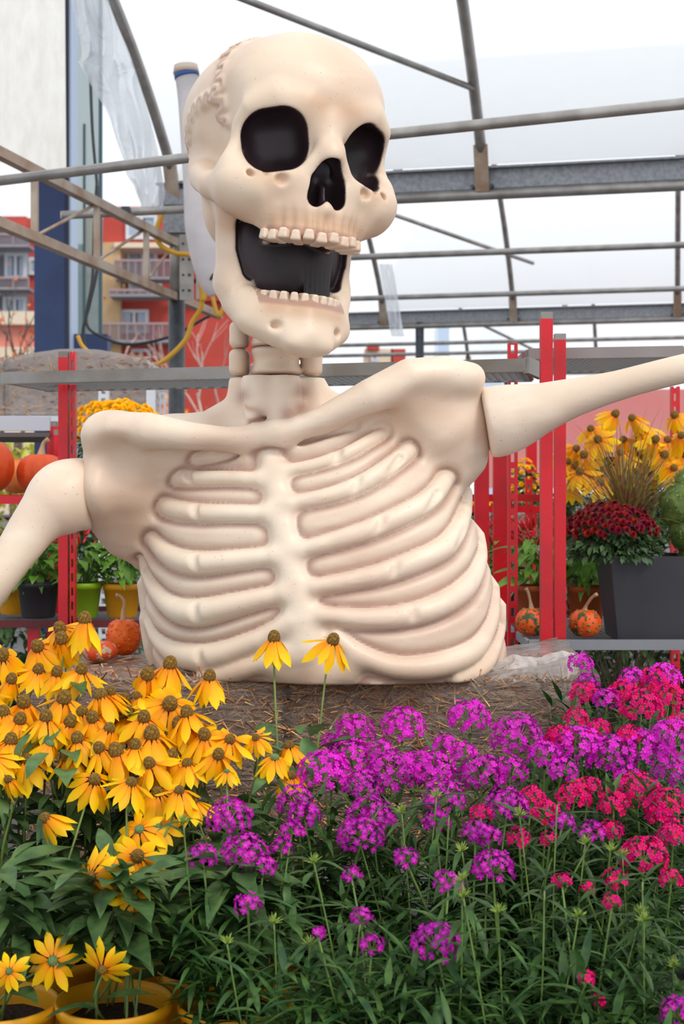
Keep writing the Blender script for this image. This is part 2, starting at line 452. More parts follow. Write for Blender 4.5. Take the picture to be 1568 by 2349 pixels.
# ------------------------------------------------------------------ white air tube behind the skull
def air_tube():
    t = empty('air_tube', P(430, 180, 8.0), label='white plastic air tube with a blue band hanging behind the skull', cat='air tube'); o = Vector(t.location)
    W = mat('duct_white', (236, 230, 230), .5, rgb2=(224, 218, 220), scale=6, trans=.4, bump=.3, bscale=14)
    secs = [(428, 172, 27), (432, 230, 24), (440, 320, 26), (450, 420, 30), (462, 520, 38), (474, 600, 34), (484, 655, 24), (487, 678, 10)]
    C = catmull([tuple(P(a, b, 8.0)) + (r * 8 / FPX,) for a, b, r in secs], 6)
    MB().tube([Vector(c[:3]) - o for c in C], [c[3] for c in C], 18).build('tube', W, t, True)
    MB().tube([P(427, 168, 8.0) - o, P(429, 178, 8.0) - o], .071, 18).build('blue_band', mat('blue_tape', (52, 84, 150), .5), t, True)
    MB().tube([P(426, 150, 8.0) - o, P(427, 168, 8.0) - o], [.066, .074], 18).build('collar', mat('collar_tan', (204, 186, 168), .5), t, True)
    MB().tube([P(484, 634, 7.9) - o, P(488, 636, 7.9) - o], .022, 8).build('vent_hole', DARKP, t, True)
air_tube()

# ------------------------------------------------------------------ cables
BLK = mat('black_cable', (40, 42, 48), .5); YEL = mat('yellow_cable', (214, 160, 44), .5)
def cable(name, pts, d, r, m, label, cat='cable'):
    C = catmull([tuple(P(a, b, dd if len(q) > 2 else d)) for q in pts for a, b, dd in [(q + (d,))[:3]]], 8)
    o = MB().tube(C, r, 6).build(name, m, None, True); tag(o, label, cat)
cable('black_cable', [(207, 170), (212, 300), (222, 420), (229, 520), (222, 620), (205, 700), (190, 760), (197, 810)], 10.5, .012, BLK, 'thin black cable hanging straight down beside the blue column')
cable('black_cable', [(222, 420), (216, 520), (212, 640), (198, 740), (240, 775), (300, 790), (390, 772), (470, 730), (520, 705)], 10.4, .012, BLK, 'black cable looping low from the blue column to the dark post')
cable('yellow_cable', [(178, 770), (190, 795), (222, 822)], 10.2, .016, YEL, 'short yellow cable end poking up behind the wrapped straw bale')
cable('yellow_cable', [(372, 490), (358, 530), (366, 560), (400, 580), (445, 590), (458, 640), (462, 700), (440, 740), (425, 780), (380, 825), (345, 842)], 9.0, .017, YEL, 'yellow cable winding round the head of the dark post')
cable('yellow_cable', [(452, 585), (470, 640), (466, 690), (480, 660), (500, 725), (515, 700), (524, 720)], 8.9, .015, YEL, 'yellow cable loops hanging off the truss beside the skull')

# ------------------------------------------------------------------ white wall panel, blue column, glass screen
wl = MB()
wl.v = [tuple(P(a, b, d)) for d in (11.0, 11.2) for a, b in ((-260, -260), (147, -260), (152, 397), (-260, 330))]
wl.f = [(3, 2, 1, 0), (4, 5, 6, 7), (0, 1, 5, 4), (1, 2, 6, 5), (2, 3, 7, 6), (3, 0, 4, 7)]
tag(wl.build('wall_left', mat('white_board', (238, 237, 234), .8, rgb2=(228, 225, 220), scale=14, bump=.25, bscale=60, stretch=(1, 1, .3))), 'white rendered wall panel above the truss', kind='structure')
bc = empty('blue_column', P(126, 1120, 12.5), label='tall dark blue square steel column outside the greenhouse', cat='column'); o = Vector(bc.location); bc.location.z = 0; o.z = 0
BLU = mat('navy_paint', (33, 55, 98), .55, rgb2=(28, 46, 86), scale=4)
MB().box((-.15, -.15, 0), (.15, .15, 6.2)).build('shaft', BLU, bc)
MB().box((.15, -.12, 0), (.165, .2, 6.2)).build('lit_side', mat('lit_side_blue', (172, 188, 214), .5), bc)  # side face of the blue column, daylight on it put into a paler colour
MB().box((.13, -.17, 0), (.152, -.14, 6.2)).build('corner_strip', mat('dark_trim', (24, 30, 48), .5), bc)
MB().cbox((.30, .1, 1.25 + (1120 - 800) / FPX * 12.5), (.32, .2, .26)).build('junction_box', BLU, bc)
gp = empty('glass_screen', P(206, 1120, 13.2), label='pale greenish glass screen in a thin dark frame beside the blue column', cat='glass screen'); gp.location.z = 0
GLS = film('screen_glass', (196, 222, 222), .5, .45, .5, .05)
z0, z1 = 0.0, 1.25 + (1120 + 160) / FPX * 13.2
MB().box((-.15, -.006, z0), (.085, .006, z1)).build('pane', GLS, gp)
for x in (.085,): MB().box((x, -.02, z0), (x + .03, .02, z1)).build('frame_bar', mat('teal_frame', (66, 92, 100), .5), gp)
for x in (-.06,): MB().box((x, -.02, z0), (x + .018, .02, z1 - 1.8)).build('frame_bar', mat('teal_frame', (66, 92, 100), .5), gp)
# ------------------------------------------------------------------ buildings beyond the greenhouse
RED = mat('red_cladding', (196, 78, 66), .8, rgb2=(182, 68, 58), scale=.6); TANW = mat('tan_brick', (206, 174, 132), .85, rgb2=(192, 158, 118), scale=1.2)
GRY = mat('grey_cladding', (122, 124, 134), .7, rgb2=(104, 106, 116), scale=.6); WGL = mat('window_glass', (132, 150, 172), .15, .0, rgb2=(170, 184, 204), scale=.5, spec=.8)
WFR = mat('window_frame', (206, 210, 218), .6); SLABM = mat('balcony_slab', (150, 150, 158), .8); RAILM = film('balcony_glass', (176, 160, 170), .55, .4, .3, .2)
RAILD = mat('railing_paint', (164, 140, 144), .6); CREAM = mat('cream_wall', (226, 208, 186), .85); PINKW = mat('salmon_wall', (226, 140, 124), .85)
def box_px(d, x0, y0, x1, y1, depth, o):
    a, b = P(x0, y1, d), P(x1, y0, d)
    return (a.x - o.x, d - o.y, a.z - o.z), (b.x - o.x, d + depth - o.y, b.z - o.z)
def building(name, label, d, walls, wins, balcs, cat='building'):
    xs = [w[0] for w in walls] + [w[2] for w in walls]
    o = P((min(xs) + max(xs)) / 2, 1120, d); o.z = 0
    t = empty(name, o, label=label, cat=cat)
    for i, (x0, y0, x1, y1, m, off) in enumerate(walls):
        MB().box(*box_px(d + off, x0, y0, x1, y1, 6, o)).build('wall', m, t)
    for (x0, y0, x1, y1, n, off) in wins:
        f = MB()
        lo, hi = box_px(d + off - .25, x0, y0, x1, y1, .3, o)
        w = .18
        f.box(lo, (lo[0] + w, hi[1], hi[2])); f.box((hi[0] - w, lo[1], lo[2]), hi); f.box((lo[0] + w, lo[1], hi[2] - w), (hi[0] - w, hi[1], hi[2])); f.box((lo[0] + w, lo[1], lo[2]), (hi[0] - w, hi[1], lo[2] + w))
        for k in range(1, n):
            x = lo[0] + (hi[0] - lo[0]) * k / n; f.box((x - w / 2, lo[1], lo[2] + w), (x + w / 2, hi[1], hi[2] - w))
        wf = f.build('window', WFR, t)
        for k in range(n):
            xa, xb = lo[0] + (hi[0] - lo[0]) * k / n + w, lo[0] + (hi[0] - lo[0]) * (k + 1) / n - w
            MB().box((xa, lo[1] + .1, lo[2] + w), (xb, lo[1] + .16, hi[2] - w)).build('pane', WGL, wf)
    for (x0, y0, x1, y1, off) in balcs:
        b = MB().box(*box_px(d + off - 1.6, x0, y1 - 5, x1, y1, 1.8, o)).build('balcony', SLABM, t)
        lo, hi = box_px(d + off - 1.6, x0, y0, x1, y1 - 5, .08, o)
        MB().box(lo, hi).build('railing', RAILM, b)
        m = MB(); m.box((lo[0], lo[1] - .06, hi[2]), (hi[0], hi[1] + .06, hi[2] + .12)); m.build('handrail', RAILD, b)
        for k in range(9):
            x = lo[0] + (hi[0] - lo[0]) * k / 8; MB().box((x - .03, lo[1] - .04, lo[2]), (x + .03, lo[1], hi[2])).build('baluster', RAILD, b)
    return t
building('apartment_building', 'red and tan apartment block with balconies beyond the truss', 80,
    [(236, 474, 392, 560, RED, 0), (232, 556, 276, 1171, TANW, -.6), (276, 560, 530, 650, mat('deep_red', (166, 58, 50), .8), 1.5), (276, 640, 530, 690, mat('deep_red', (166, 58, 50), .8), 1.5),
     (262, 556, 390, 568, CREAM, -.9), (236, 684, 392, 860, RED, 0), (420, 440, 600, 1171, RED, 2.0), (392, 474, 424, 1171, RED, 1.8), (236, 860, 392, 1171, mat('grey_render', (168, 164, 170), .8), .2)],
    [(288, 492, 360, 548, 2, 0), (290, 570, 360, 634, 2, 1.5), (294, 646, 370, 676, 2, 1.5), (274, 710, 340, 764, 2, 0), (300, 800, 345, 850, 2, .2)],
    [(262, 600, 392, 640, 0), (250, 668, 392, 680, -.5), (232, 745, 392, 785, 0)])
building('apartment_building', 'narrow grey and tan apartment wing with stacked windows right of the blue column', 84,
    [(196, 500, 234, 1171, TANW, 0), (168, 560, 198, 1171, GRY, .5)],
    [(199, 590, 229, 628, 2, 0), (199, 660, 229, 704, 2, 0), (208, 735, 232, 790, 2, 0)], [])
building('apartment_building', 'grey apartment block with a red top floor behind the bare tree', 78,
    [(-220, 496, 60, 520, RED, 0), (-220, 516, 62, 1171, GRY, .4), (60, 500, 90, 1171, RED, 1)],
    [(10, 580, 60, 640, 2, .4), (6, 680, 60, 720, 2, .4), (-90, 580, -30, 640, 2, .4), (64, 590, 86, 630, 1, 1)],
    [(-220, 640, 66, 664, 0), (-220, 540, 66, 566, 0)])
building('low_building', 'low salmon pink building with a cream roof edge behind the bare tree', 55,
    [(-220, 714, 110, 744, CREAM, 0), (-220, 744, 110, 800, PINKW, .4), (-220, 796, 110, 1180, CREAM, .3)], [], [])
building('low_building', 'small red brick building below the roof pipes right of the chin', 90,
    [(836, 800, 900, 1171, CREAM, 0), (896, 800, 930, 1171, RED, 0), (842, 786, 870, 802, RED, -.5)], [(850, 812, 868, 830, 1, 0)], [])
building('glass_tower', 'pale blue glass tower standing left of the slotted red post', 140, [(1004, 745, 1030, 1150, mat('pale_glass', (196, 214, 240), .2), 0)], [], [], 'tower')
building('glass_tower', 'pale blue glass tower behind the tall red post', 142, [(1112, 745, 1152, 1150, mat('pale_glass', (196, 214, 240), .2), 0)], [], [], 'tower')
# pink awning wall behind the rack with flowers
pw = MB()
pw.box(*box_px(16, 1120, 893, 1900, 1120, .2, Vector((0, 0, 0))))
tag(pw.build('fabric_awning', mat('pink_awning', (252, 150, 146), .7, rgb2=(248, 166, 160), scale=1.2)), 'plain pink fabric awning hanging far behind the flower rack', 'awning')
# ------------------------------------------------------------------ the giant skeleton
def bone_material():
    m = bpy.data.materials.new('painted_bone_plastic'); m.use_nodes = True
    N = m.node_tree.nodes; L = m.node_tree.links; b = N['Principled BSDF']
    b.inputs['Roughness'].default_value = 0.42; b.inputs['Specular IOR Level'].default_value = 0.4
    tc = N.new('ShaderNodeTexCoord')
    def noise(scale, detail=4, stretch=None, dist=0.0):
        n = N.new('ShaderNodeTexNoise'); n.inputs['Scale'].default_value = scale; n.inputs['Detail'].default_value = detail
        n.inputs['Distortion'].default_value = dist
        if stretch:
            mp = N.new('ShaderNodeMapping'); mp.inputs['Scale'].default_value = stretch
            L.new(tc.outputs['Object'], mp.inputs[0]); L.new(mp.outputs[0], n.inputs['Vector'])
        else: L.new(tc.outputs['Object'], n.inputs['Vector'])
        return n.outputs[0]
    def ramp(sock, lo, hi):
        r = N.new('ShaderNodeMapRange'); r.inputs[1].default_value = lo; r.inputs[2].default_value = hi; r.clamp = True
        L.new(sock, r.inputs[0]); return r.outputs[0]
    def mix(fac, a, c):
        x = N.new('ShaderNodeMix'); x.data_type = 'RGBA'
        if isinstance(fac, float): x.inputs[0].default_value = fac
        else: L.new(fac, x.inputs[0])
        for s, v in ((6, a), (7, c)):
            if isinstance(v, tuple): x.inputs[s].default_value = v
            else: L.new(v, x.inputs[s])
        return x.outputs[2]
    def mul(a, k):
        x = N.new('ShaderNodeMath'); x.operation = 'MULTIPLY'; L.new(a, x.inputs[0])
        if isinstance(k, float): x.inputs[1].default_value = k
        else: L.new(k, x.inputs[1])
        return x.outputs[0]
    def attr(n):
        a = N.new('ShaderNodeAttribute'); a.attribute_name = n; return a.outputs['Fac']
    c = mix(ramp(noise(3.2, 3, dist=0.6), 0.38, 0.66), lin((236, 220, 200)) + (1,), lin((224, 199, 179)) + (1,))
    c = mix(mul(ramp(noise(9, 4, (1, 1, 2.6)), 0.5, 0.72), 0.5), c, lin((240, 226, 206)) + (1,))
    c = mix(mul(attr('tan'), 0.85), c, lin((192, 152, 120)) + (1,))
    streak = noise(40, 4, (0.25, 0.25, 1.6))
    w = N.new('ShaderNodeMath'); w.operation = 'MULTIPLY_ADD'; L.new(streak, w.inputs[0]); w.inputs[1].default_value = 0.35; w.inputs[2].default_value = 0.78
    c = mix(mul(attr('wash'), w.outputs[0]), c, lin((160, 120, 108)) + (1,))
    speck = ramp(noise(160, 1), 0.74, 0.78)
    c = mix(mul(speck, 0.5), c, lin((140, 105, 80)) + (1,))
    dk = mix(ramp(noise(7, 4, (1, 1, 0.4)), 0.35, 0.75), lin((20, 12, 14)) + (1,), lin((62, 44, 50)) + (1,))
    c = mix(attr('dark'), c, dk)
    L.new(c, b.inputs['Base Color'])
    bp = N.new('ShaderNodeBump'); bp.inputs['Strength'].default_value = 0.12; bp.inputs['Distance'].default_value = 0.006
    L.new(noise(22, 5, (0.6, 0.6, 1.5)), bp.inputs['Height']); L.new(bp.outputs[0], b.inputs['Normal'])
    return m
BONE = bone_material()

skel = empty('giant_skeleton', P(738, 1563, 3.85), label='giant cream plastic laughing skeleton bust with both arms spread, set on straw bales', cat='skeleton')
skel.location.z = .758
SK0 = Vector(skel.location)

# ---- skull, in its own units (u = 0.112 m), face towards -y
U = 0.1119
SKULL_O = P(657, 338, 3.72)
SKULL_R = (Matrix.Rotation(math.radians(26), 3, 'Z') @ Matrix.Rotation(math.radians(4.0), 3, 'Y') @ Matrix.Rotation(math.radians(4), 3, 'X'))
_SR = np.array(SKULL_R)
def skull_world(V): return (np.asarray(V) * U) @ _SR.T + np.array(SKULL_O) - np.array(SK0)

def build_skull():
    F = Field((-2.5, -3.1, -5.1), (2.5, 3.6, 2.9), 0.037)
    X, Y, Z = F.xyz(F.full())
    S = (-1, 1)
    # cranium and face
    F.d = sd_ell(X, Y, Z, (0, 0.72, 0.66), (2.13, 3.02, 1.90))
    put_ell(F, (0, -0.95, 0.80), (1.74, 1.40, 1.45), 0.7)
    F.lo[2] += .27; F.ax[2] += np.float32(.27); X, Y, Z = F.xyz(F.full())          # the face sits low on this skull
    F.d = smin(F.d, sd_box(X, Y, Z, (0, -1.05, -0.55), (1.45, 1.05, 1.15), 0.55), 0.45)
    put_ell(F, (0, 0.65, -1.15), (1.62, 1.55, 1.35), 0.5)
    for s in S:
        put_chain(F, [(s * 1.80, -1.30, 0.25, .22), (s * 1.62, -1.62, 0.62, .24), (s * 1.15, -1.98, 0.86, .25), (s * 0.6, -2.17, 0.72, .27), (s * .15, -2.2, 0.45, .25)], 0.32)
        put_chain(F, [(s * 1.80, -1.30, 0.3, .2), (s * 1.86, -1.32, -0.35, .25), (s * 1.74, -1.55, -0.95, .38), (s * 1.35, -1.85, -1.12, .42), (s * 0.8, -2.05, -0.9, .36)], 0.3)
        put_chain(F, [(s * 1.72, -1.35, -1.1, .40), (s * 1.95, -0.7, -1.0, .36), (s * 1.86, 0.3, -0.7, .34), (s * 1.62, 1.2, -0.4, .3)], 0.5)
        put_chain(F, [(s * 1.62, -1.35, -1.35, .34), (s * 1.1, -1.6, -1.5, .45)], 0.35)
        put_ell(F, (s * 2.12, -0.75, 0.35), (0.26, 0.75, 0.75), 0.5, cut=True)         # temple hollow
    put_chain(F, [(0, -2.12, 0.5, .27), (0, -2.42, 0.05, .25), (0, -2.62, -0.28, .22)], 0.28)
    for s in S: put_chain(F, [(s * .12, -2.5, -0.2, .2), (s * .5, -2.3, -0.75, .2), (s * .55, -2.22, -1.3, .22)], 0.22)
    # upper jaw: a tooth-bearing horseshoe
    cyl = np.sqrt(X ** 2 + ((Y + 1.58) * 1.02) ** 2) - (0.99 + 0.03 * np.clip(-Z - 1.2, 0, 1))
    cyl = -smin(-cyl, -(np.abs(Z + 1.55) - 0.62), 0.2)
    maxi = cyl
    for i in range(-6, 6):        # tooth-root ridges
        a = (i + .5) * 0.232
        put_chain(F, [(1.0 * math.sin(a), -1.58 - 0.97 * math.cos(a), -1.55, .06), (1.0 * math.sin(a), -1.58 - 1.0 * math.cos(a), -2.06, .135)], 0.08, A=maxi)
    put_chain(F, [(0, -2.35, -1.38, .12), (0, -2.55, -1.45, .13)], 0.2, A=maxi)
    F.d = smin(F.d, maxi, 0.38)
    F.d = -smin(-F.d, Z * 0 + sd_ell(X, Y, Z, (0, -1.2, -2.55), (0.72, 0.95, 0.5)), 0.1)
    for s in S:                                                                        # cheek foramina
        put_ell(F, (s * 1.02, -2.42, -0.92), (.14, .25, .13), 0.1, cut=True)
        put_ell(F, (s * 1.62, -2.02, -0.85), (.08, .2, .09), 0.08, cut=True)
        put_ell(F, (s * 1.32, -2.22, -0.78), (.05, .2, .1), 0.06, cut=True)
        put_ell(F, (s * 1.5, -2.1, -0.62), (.22, .12, .06), 0.12, cut=True)
    F.lo[2] -= .27; F.ax[2] -= np.float32(.27); X, Y, Z = F.xyz(F.full())
    F.lo[1] += .42; F.ax[1] += np.float32(.42); F.lo[2] += .05; F.ax[2] += np.float32(.05)
    # lower jaw
    J = np.full(F.d.shape, 9.0, np.float32)
    for s in S:
        put_chain(F, [(s * 1.42, 0.15, -1.0, .30), (s * 1.36, 0.02, -2.2, .30), (s * 1.28, -0.10, -3.35, .30)], 0.0, A=J, sc=(1, .60, 1))
        put_chain(F, [(s * 1.28, -0.05, -3.3, .32), (s * 1.20, -0.35, -3.78, .33), (s * 1.02, -0.95, -4.15, .36), (s * .55, -1.45, -4.38, .36), (0, -1.6, -4.42, .36)], 0.3, A=J)
        put_chain(F, [(s * 1.26, -0.25, -3.2, .26), (s * 1.14, -0.6, -3.6, .26), (s * .85, -1.12, -3.85, .28), (s * .45, -1.5, -3.98, .28), (0, -1.62, -4.0, .28)], 0.3, A=J)
        put_chain(F, [(s * 1.0, -0.70, -3.66, .15), (s * .8, -1.1, -3.68, .15), (s * .45, -1.42, -3.7, .15), (0, -1.53, -3.7, .15)], 0.2, A=J)
    put_ell(F, (0, -1.78, -4.52), (.52, .3, .28), 0.35, A=J)
    for s in S:
        put_ell(F, (s * .32, -1.86, -4.62), (.22, .2, .16), 0.2, A=J)
        put_ell(F, (s * .75, -1.75, -4.28), (.1, .25, .08), 0.12, cut=True, A=J)
    for i in range(-4, 5):
        a = i * 0.3
        put_chain(F, [(.93 * math.sin(a), -.72 - .93 * math.cos(a), -3.74, .09), (.9 * math.sin(a), -.76 - .92 * math.cos(a), -3.98, .04)], 0.1, A=J)
    F.lo[1] -= .42; F.ax[1] -= np.float32(.42); F.lo[2] -= .05; F.ax[2] -= np.float32(.05)
    F.d = smin(F.d, J, 0.22)
    # suture lines: a meandering groove with raised lips
    rng = random.Random(4)
    def on_cranium(y, z, s=-1):
        q = 1 - ((y - .72) / 3.02) ** 2 - ((z - .66) / 1.90) ** 2
        return (s * 2.13 * math.sqrt(max(q, 0.001)), y, z)
    def suture(path, amp, wl, r):
        C = catmull(path, 60); L = np.concatenate([[0], np.cumsum(np.linalg.norm(np.diff(C, axis=0), axis=1))]); pts = []; ph = 0
        for i, l in enumerate(np.arange(0, L[-1], .022)):
            c = np.array([np.interp(l, L, C[:, 0]), np.interp(l, L, C[:, 1])])
            c2 = np.array([np.interp(l + .05, L, C[:, 0]), np.interp(l + .05, L, C[:, 1])])
            t = c2 - c; t /= (np.linalg.norm(t) + 1e-6)
            ph += .022 / wl * 6.28 * (.7 + .6 * rng.random())
            w = max(-1, min(1, 1.35 * math.sin(ph))) * amp * (.55 + .45 * math.sin(l * 2.1) ** 2)
            x, y, z = on_cranium(c[0] - t[1] * w, c[1] + t[0] * w)
            pts.append((x, y, z, r))
        return pts
    s1 = suture([(0.80, 2.5), (.62, 2.38), (0.2, 1.95), (-.28, 1.3), (-.45, .8), (-.62, .1)], .17, .42, .045)
    s2 = suture([(-.42, .85), (0.1, .72), (.65, .56), (1.25, .1), (1.6, -.3)], .08, .34, .04)
    for sx in (s1, s2):
        put_chain(F, [(x * .985, y, z, .085) for x, y, z, r in sx], 0.16)
        put_chain(F, [(x * 1.045, y, z, r) for x, y, z, r in sx], 0.05, cut=True)
    # hollows
    carve = np.full(F.d.shape, 9.0, np.float32)
    for s in S:
        R = np.array(Matrix.Rotation(s * math.radians(14), 3, 'Y') @ Matrix.Rotation(s * math.radians(18), 3, 'Z'))
        e = sd_box(X, Y, Z, (s * 1.12, -2.05, -0.33), (.70, 0.9, .67), .54, R)
        carve = np.minimum(carve, e)
    ck = np.full(F.d.shape, 9.0, np.float32)
    for s in S: put_chain(F, [(s * 1.15, -1.12, -2.08, .27), (s * 1.13, -1.2, -2.6, .27), (s * 1.02, -1.25, -3.1, .22)], 0, A=ck, sc=(1, .5, 1))
    carve = np.minimum(carve, ck)
    nose = np.full(F.d.shape, 9.0, np.float32)
    for s in S: put_chain(F, [(s * .06, -2.55, -0.72, .13), (s * .17, -2.5, -1.12, .22), (s * .23, -2.3, -1.48, .24)], 0.12, A=nose, sc=(1, .6, 1))
    put_chain(F, [(0, -2.2, -0.77, .045), (0, -2.28, -1.67, .075)], 0.08, cut=True, A=nose, sc=(1, .5, 1))
    carve = np.minimum(carve, nose)
    hull = F.d.copy()
    F.d = -smin(-F.d, carve, 0.07)
    # dark inner wall of the mouth
    fill = sd_ell(X, Y, Z, (0, -.35, -2.65), (1.46, 0.95, 1.7))
    for i in range(7):
        a = 0.15 + i * 0.16
        put_chain(F, [(.9 * math.sin(a) + .1, -.80 - .3 * math.cos(a), -2.2, .07), (.85 * math.sin(a) + .1, -1.05 - .3 * math.cos(a), -3.6, .05)], 0.08, A=fill)
    bone_d = F.d.copy()
    F.d = smin(F.d, fill, 0.06)
    V, Q = nets(F)
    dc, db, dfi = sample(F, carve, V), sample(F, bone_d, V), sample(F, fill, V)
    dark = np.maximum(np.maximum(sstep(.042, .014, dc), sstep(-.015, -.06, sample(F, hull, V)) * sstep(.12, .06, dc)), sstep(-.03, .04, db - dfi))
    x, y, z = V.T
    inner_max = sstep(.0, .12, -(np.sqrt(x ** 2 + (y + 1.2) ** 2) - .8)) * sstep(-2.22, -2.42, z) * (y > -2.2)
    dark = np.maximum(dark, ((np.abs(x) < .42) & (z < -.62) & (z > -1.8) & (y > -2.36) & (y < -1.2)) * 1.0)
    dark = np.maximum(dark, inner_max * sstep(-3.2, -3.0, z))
    # airbrushed tooth roots and sutures; shade under cheekbones and brow painted in tan
    tan = .9 * np.exp(-((np.abs(x) - 1.5) ** 2 / .25 + (z + 2.0) ** 2 / .12 + (y + .9) ** 2 / .9))
    tan += .75 * np.exp(-((z + 2.15) ** 2 / .10)) * sstep(1.3, .9, np.abs(x)) * (y < -1.6)
    tan += .6 * np.exp(-((z + 3.9) ** 2 / .06)) * sstep(1.2, .8, np.abs(x)) * (y < -.8)
    tan += .55 * np.exp(-((z - .5) ** 2 / .08 + (np.abs(x) - .35) ** 2 / .2)) * (y < -1.5)
    tan += .5 * np.exp(-((np.abs(x) - 1.3) ** 2 / .2 + (z + 1.2) ** 2 / .05)) * (y < -1.5)
    tan += .5 * sstep(.5, 1.7, y) * sstep(-.3, -1.4, z)
    wash = .85 * sstep(-2.12, -2.24, z) * sstep(-2.62, -2.5, z) * (y < -1.35) * (np.abs(x) < 1.12)      # mauve-brown tone between the teeth
    wash = np.maximum(wash, .8 * sstep(-3.9, -3.8, z) * sstep(-3.4, -3.5, z) * (y < -1.05) * (np.abs(x) < 1.05))
    for sx in (s1, s2):
        A = np.array(sx)[:, :3]
        sel = np.where((x < -.3) & (np.abs(y) < 2) & (z > -.6))[0]
        dm = np.min(np.linalg.norm(V[sel][:, None, :] - A[None], axis=2), axis=1)
        wash[sel] = np.maximum(wash[sel], .6 * sstep(.12, .03, dm))
    at = {'dark': dark, 'tan': np.clip(tan + .36, 0, 1), 'wash': wash}
    W = skull_world(V)
    fc = V[Q].mean(1); fd = dark[Q].mean(1) > .5
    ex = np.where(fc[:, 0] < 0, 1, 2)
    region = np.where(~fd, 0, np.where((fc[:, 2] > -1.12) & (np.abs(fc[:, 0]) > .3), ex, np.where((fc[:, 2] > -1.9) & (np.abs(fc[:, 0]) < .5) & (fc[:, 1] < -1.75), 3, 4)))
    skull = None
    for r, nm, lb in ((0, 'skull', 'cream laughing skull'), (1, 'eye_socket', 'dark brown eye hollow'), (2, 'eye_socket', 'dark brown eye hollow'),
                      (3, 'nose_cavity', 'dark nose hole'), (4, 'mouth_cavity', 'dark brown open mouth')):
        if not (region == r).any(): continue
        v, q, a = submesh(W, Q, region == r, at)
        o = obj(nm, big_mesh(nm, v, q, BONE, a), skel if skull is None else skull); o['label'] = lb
        if skull is None: skull = o
    # teeth
    def tooth(w, h, dpt):
        f = Field((-.3, -.3, -.45), (.3, .3, .45), .025); x, y, z = f.xyz(f.full())
        tp = 1 + .22 * (z / h)
        f.d = sd_box(x * tp + 0 * y, y + 0 * x, z + 0 * x, (0, 0, 0), (w, dpt, h), min(w, dpt) * .5)
        return nets(f)
    def place(c, ang, tilt, size, nm):
        v, q = tooth(*size)
        R = np.array(Matrix.Rotation(ang, 3, 'Z') @ Matrix.Rotation(tilt, 3, 'X'))
        v = v @ R.T + np.array(c)
        tn = np.clip((.6 + .8 * np.abs(v[:, 2] - c[2])), 0, 1) * .35
        o = obj(nm, big_mesh(nm, skull_world(v), q, BONE, {'dark': np.zeros(len(v)), 'tan': tn, 'wash': np.zeros(len(v))}), skull)
        return o
    for i in range(-6, 6):
        a = (i + .5) * .232; wd = .112 if abs(i + .5) < 2 else .098
        place((1.02 * math.sin(a), -1.58 - 1.0 * math.cos(a), -2.38 + .02 * math.cos(3 * i)), a, -.08, (wd, .12, .29 if abs(i + .5) < 4 else .24), 'upper_tooth')
    for i in range(-6, 6):
        a = (i + .5) * .225
        place((.92 * math.sin(a), -1.08 - .92 * math.cos(a), -3.64), a, .05, (.088, .11, .2), 'lower_tooth')
    # lips of gum between teeth are part of the jaw mesh
    return skull
build_skull()
# ---- rib cage, in metres round its own base; rib ridges are laid on the curved chest
YAW_T = math.radians(-13)
def torso_sections():
    # row in the picture -> centre column, half width (px) of the cage, at 3.85 m
    T = np.array([(925, 640, 110), (975, 672, 225), (1040, 698, 290), (1100, 708, 335), (1200, 712, 380), (1300, 723, 400), (1400, 737, 412), (1500, 752, 410), (1575, 755, 396)], float)
    k = 3.85 / FPX
    z = CZ + (HY - T[:, 0]) * k
    return z[::-1], ((T[:, 1] - CX) * k)[::-1], (T[:, 2] * k)[::-1]
TZ, TCX, THW = torso_sections()
def core(X, Y, Z):
    """Approximate distance to the chest: stacked rounded sections turned by YAW_T."""
    cx = np.interp(Z, TZ, TCX); a = np.interp(Z, TZ, THW) * 1.0
    b = a * np.interp(Z, TZ, np.linspace(.74, .66, len(TZ)))
    yc = 3.88 + 0 * Z
    x, y = X - cx, Y - yc
    c, s = math.cos(YAW_T), math.sin(YAW_T)
    u, v = x * c + y * s, -x * s + y * c
    n = 2.35
    q = (np.abs(u / a) ** n + np.abs(v / b) ** n + 1e-9) ** (1 / n)
    d = (q - 1) * np.minimum(a, b) * .9
    return d
def hit_core(px, py, off=0.0):
    """First point of the chest on the sight line of picture point (px, py)."""
    d = np.linspace(3.2, 4.1, 361)
    X = (px - CX) / FPX * d; Zz = CZ + (HY - py) / FPX * d
    v = core(X, d, Zz) - off
    i = np.argmax(v < 0)
    if not (v < 0).any(): i = int(np.argmin(v))
    return Vector((X[i], d[i], Zz[i]))

RIBS_L = [[(575, 1026, 15), (500, 1044, 16), (440, 1055, 14)],
          [(590, 1100, 20), (520, 1097, 20), (430, 1098, 21), (380, 1096, 20), (358, 1082, 15)],
          [(608, 1180, 22), (530, 1178, 23), (451, 1177, 25), (385, 1168, 25), (345, 1148, 22), (328, 1118, 16)],
          [(625, 1276, 22), (545, 1285, 25), (455, 1293, 29), (395, 1282, 29), (350, 1250, 25), (326, 1205, 22), (322, 1160, 16)],
          [(645, 1362, 22), (560, 1383, 27), (455, 1406, 34), (395, 1398, 32), (350, 1360, 26), (327, 1312, 22), (318, 1250, 18)],
          [(662, 1430, 24), (590, 1470, 26), (490, 1507, 33), (410, 1505, 33), (355, 1470, 24), (329, 1410, 20), (318, 1340, 18)],
          [(655, 1500, 20), (560, 1535, 26), (470, 1560, 30)],
          [(360, 1560, 20), (336, 1500, 18), (322, 1420, 16)]]
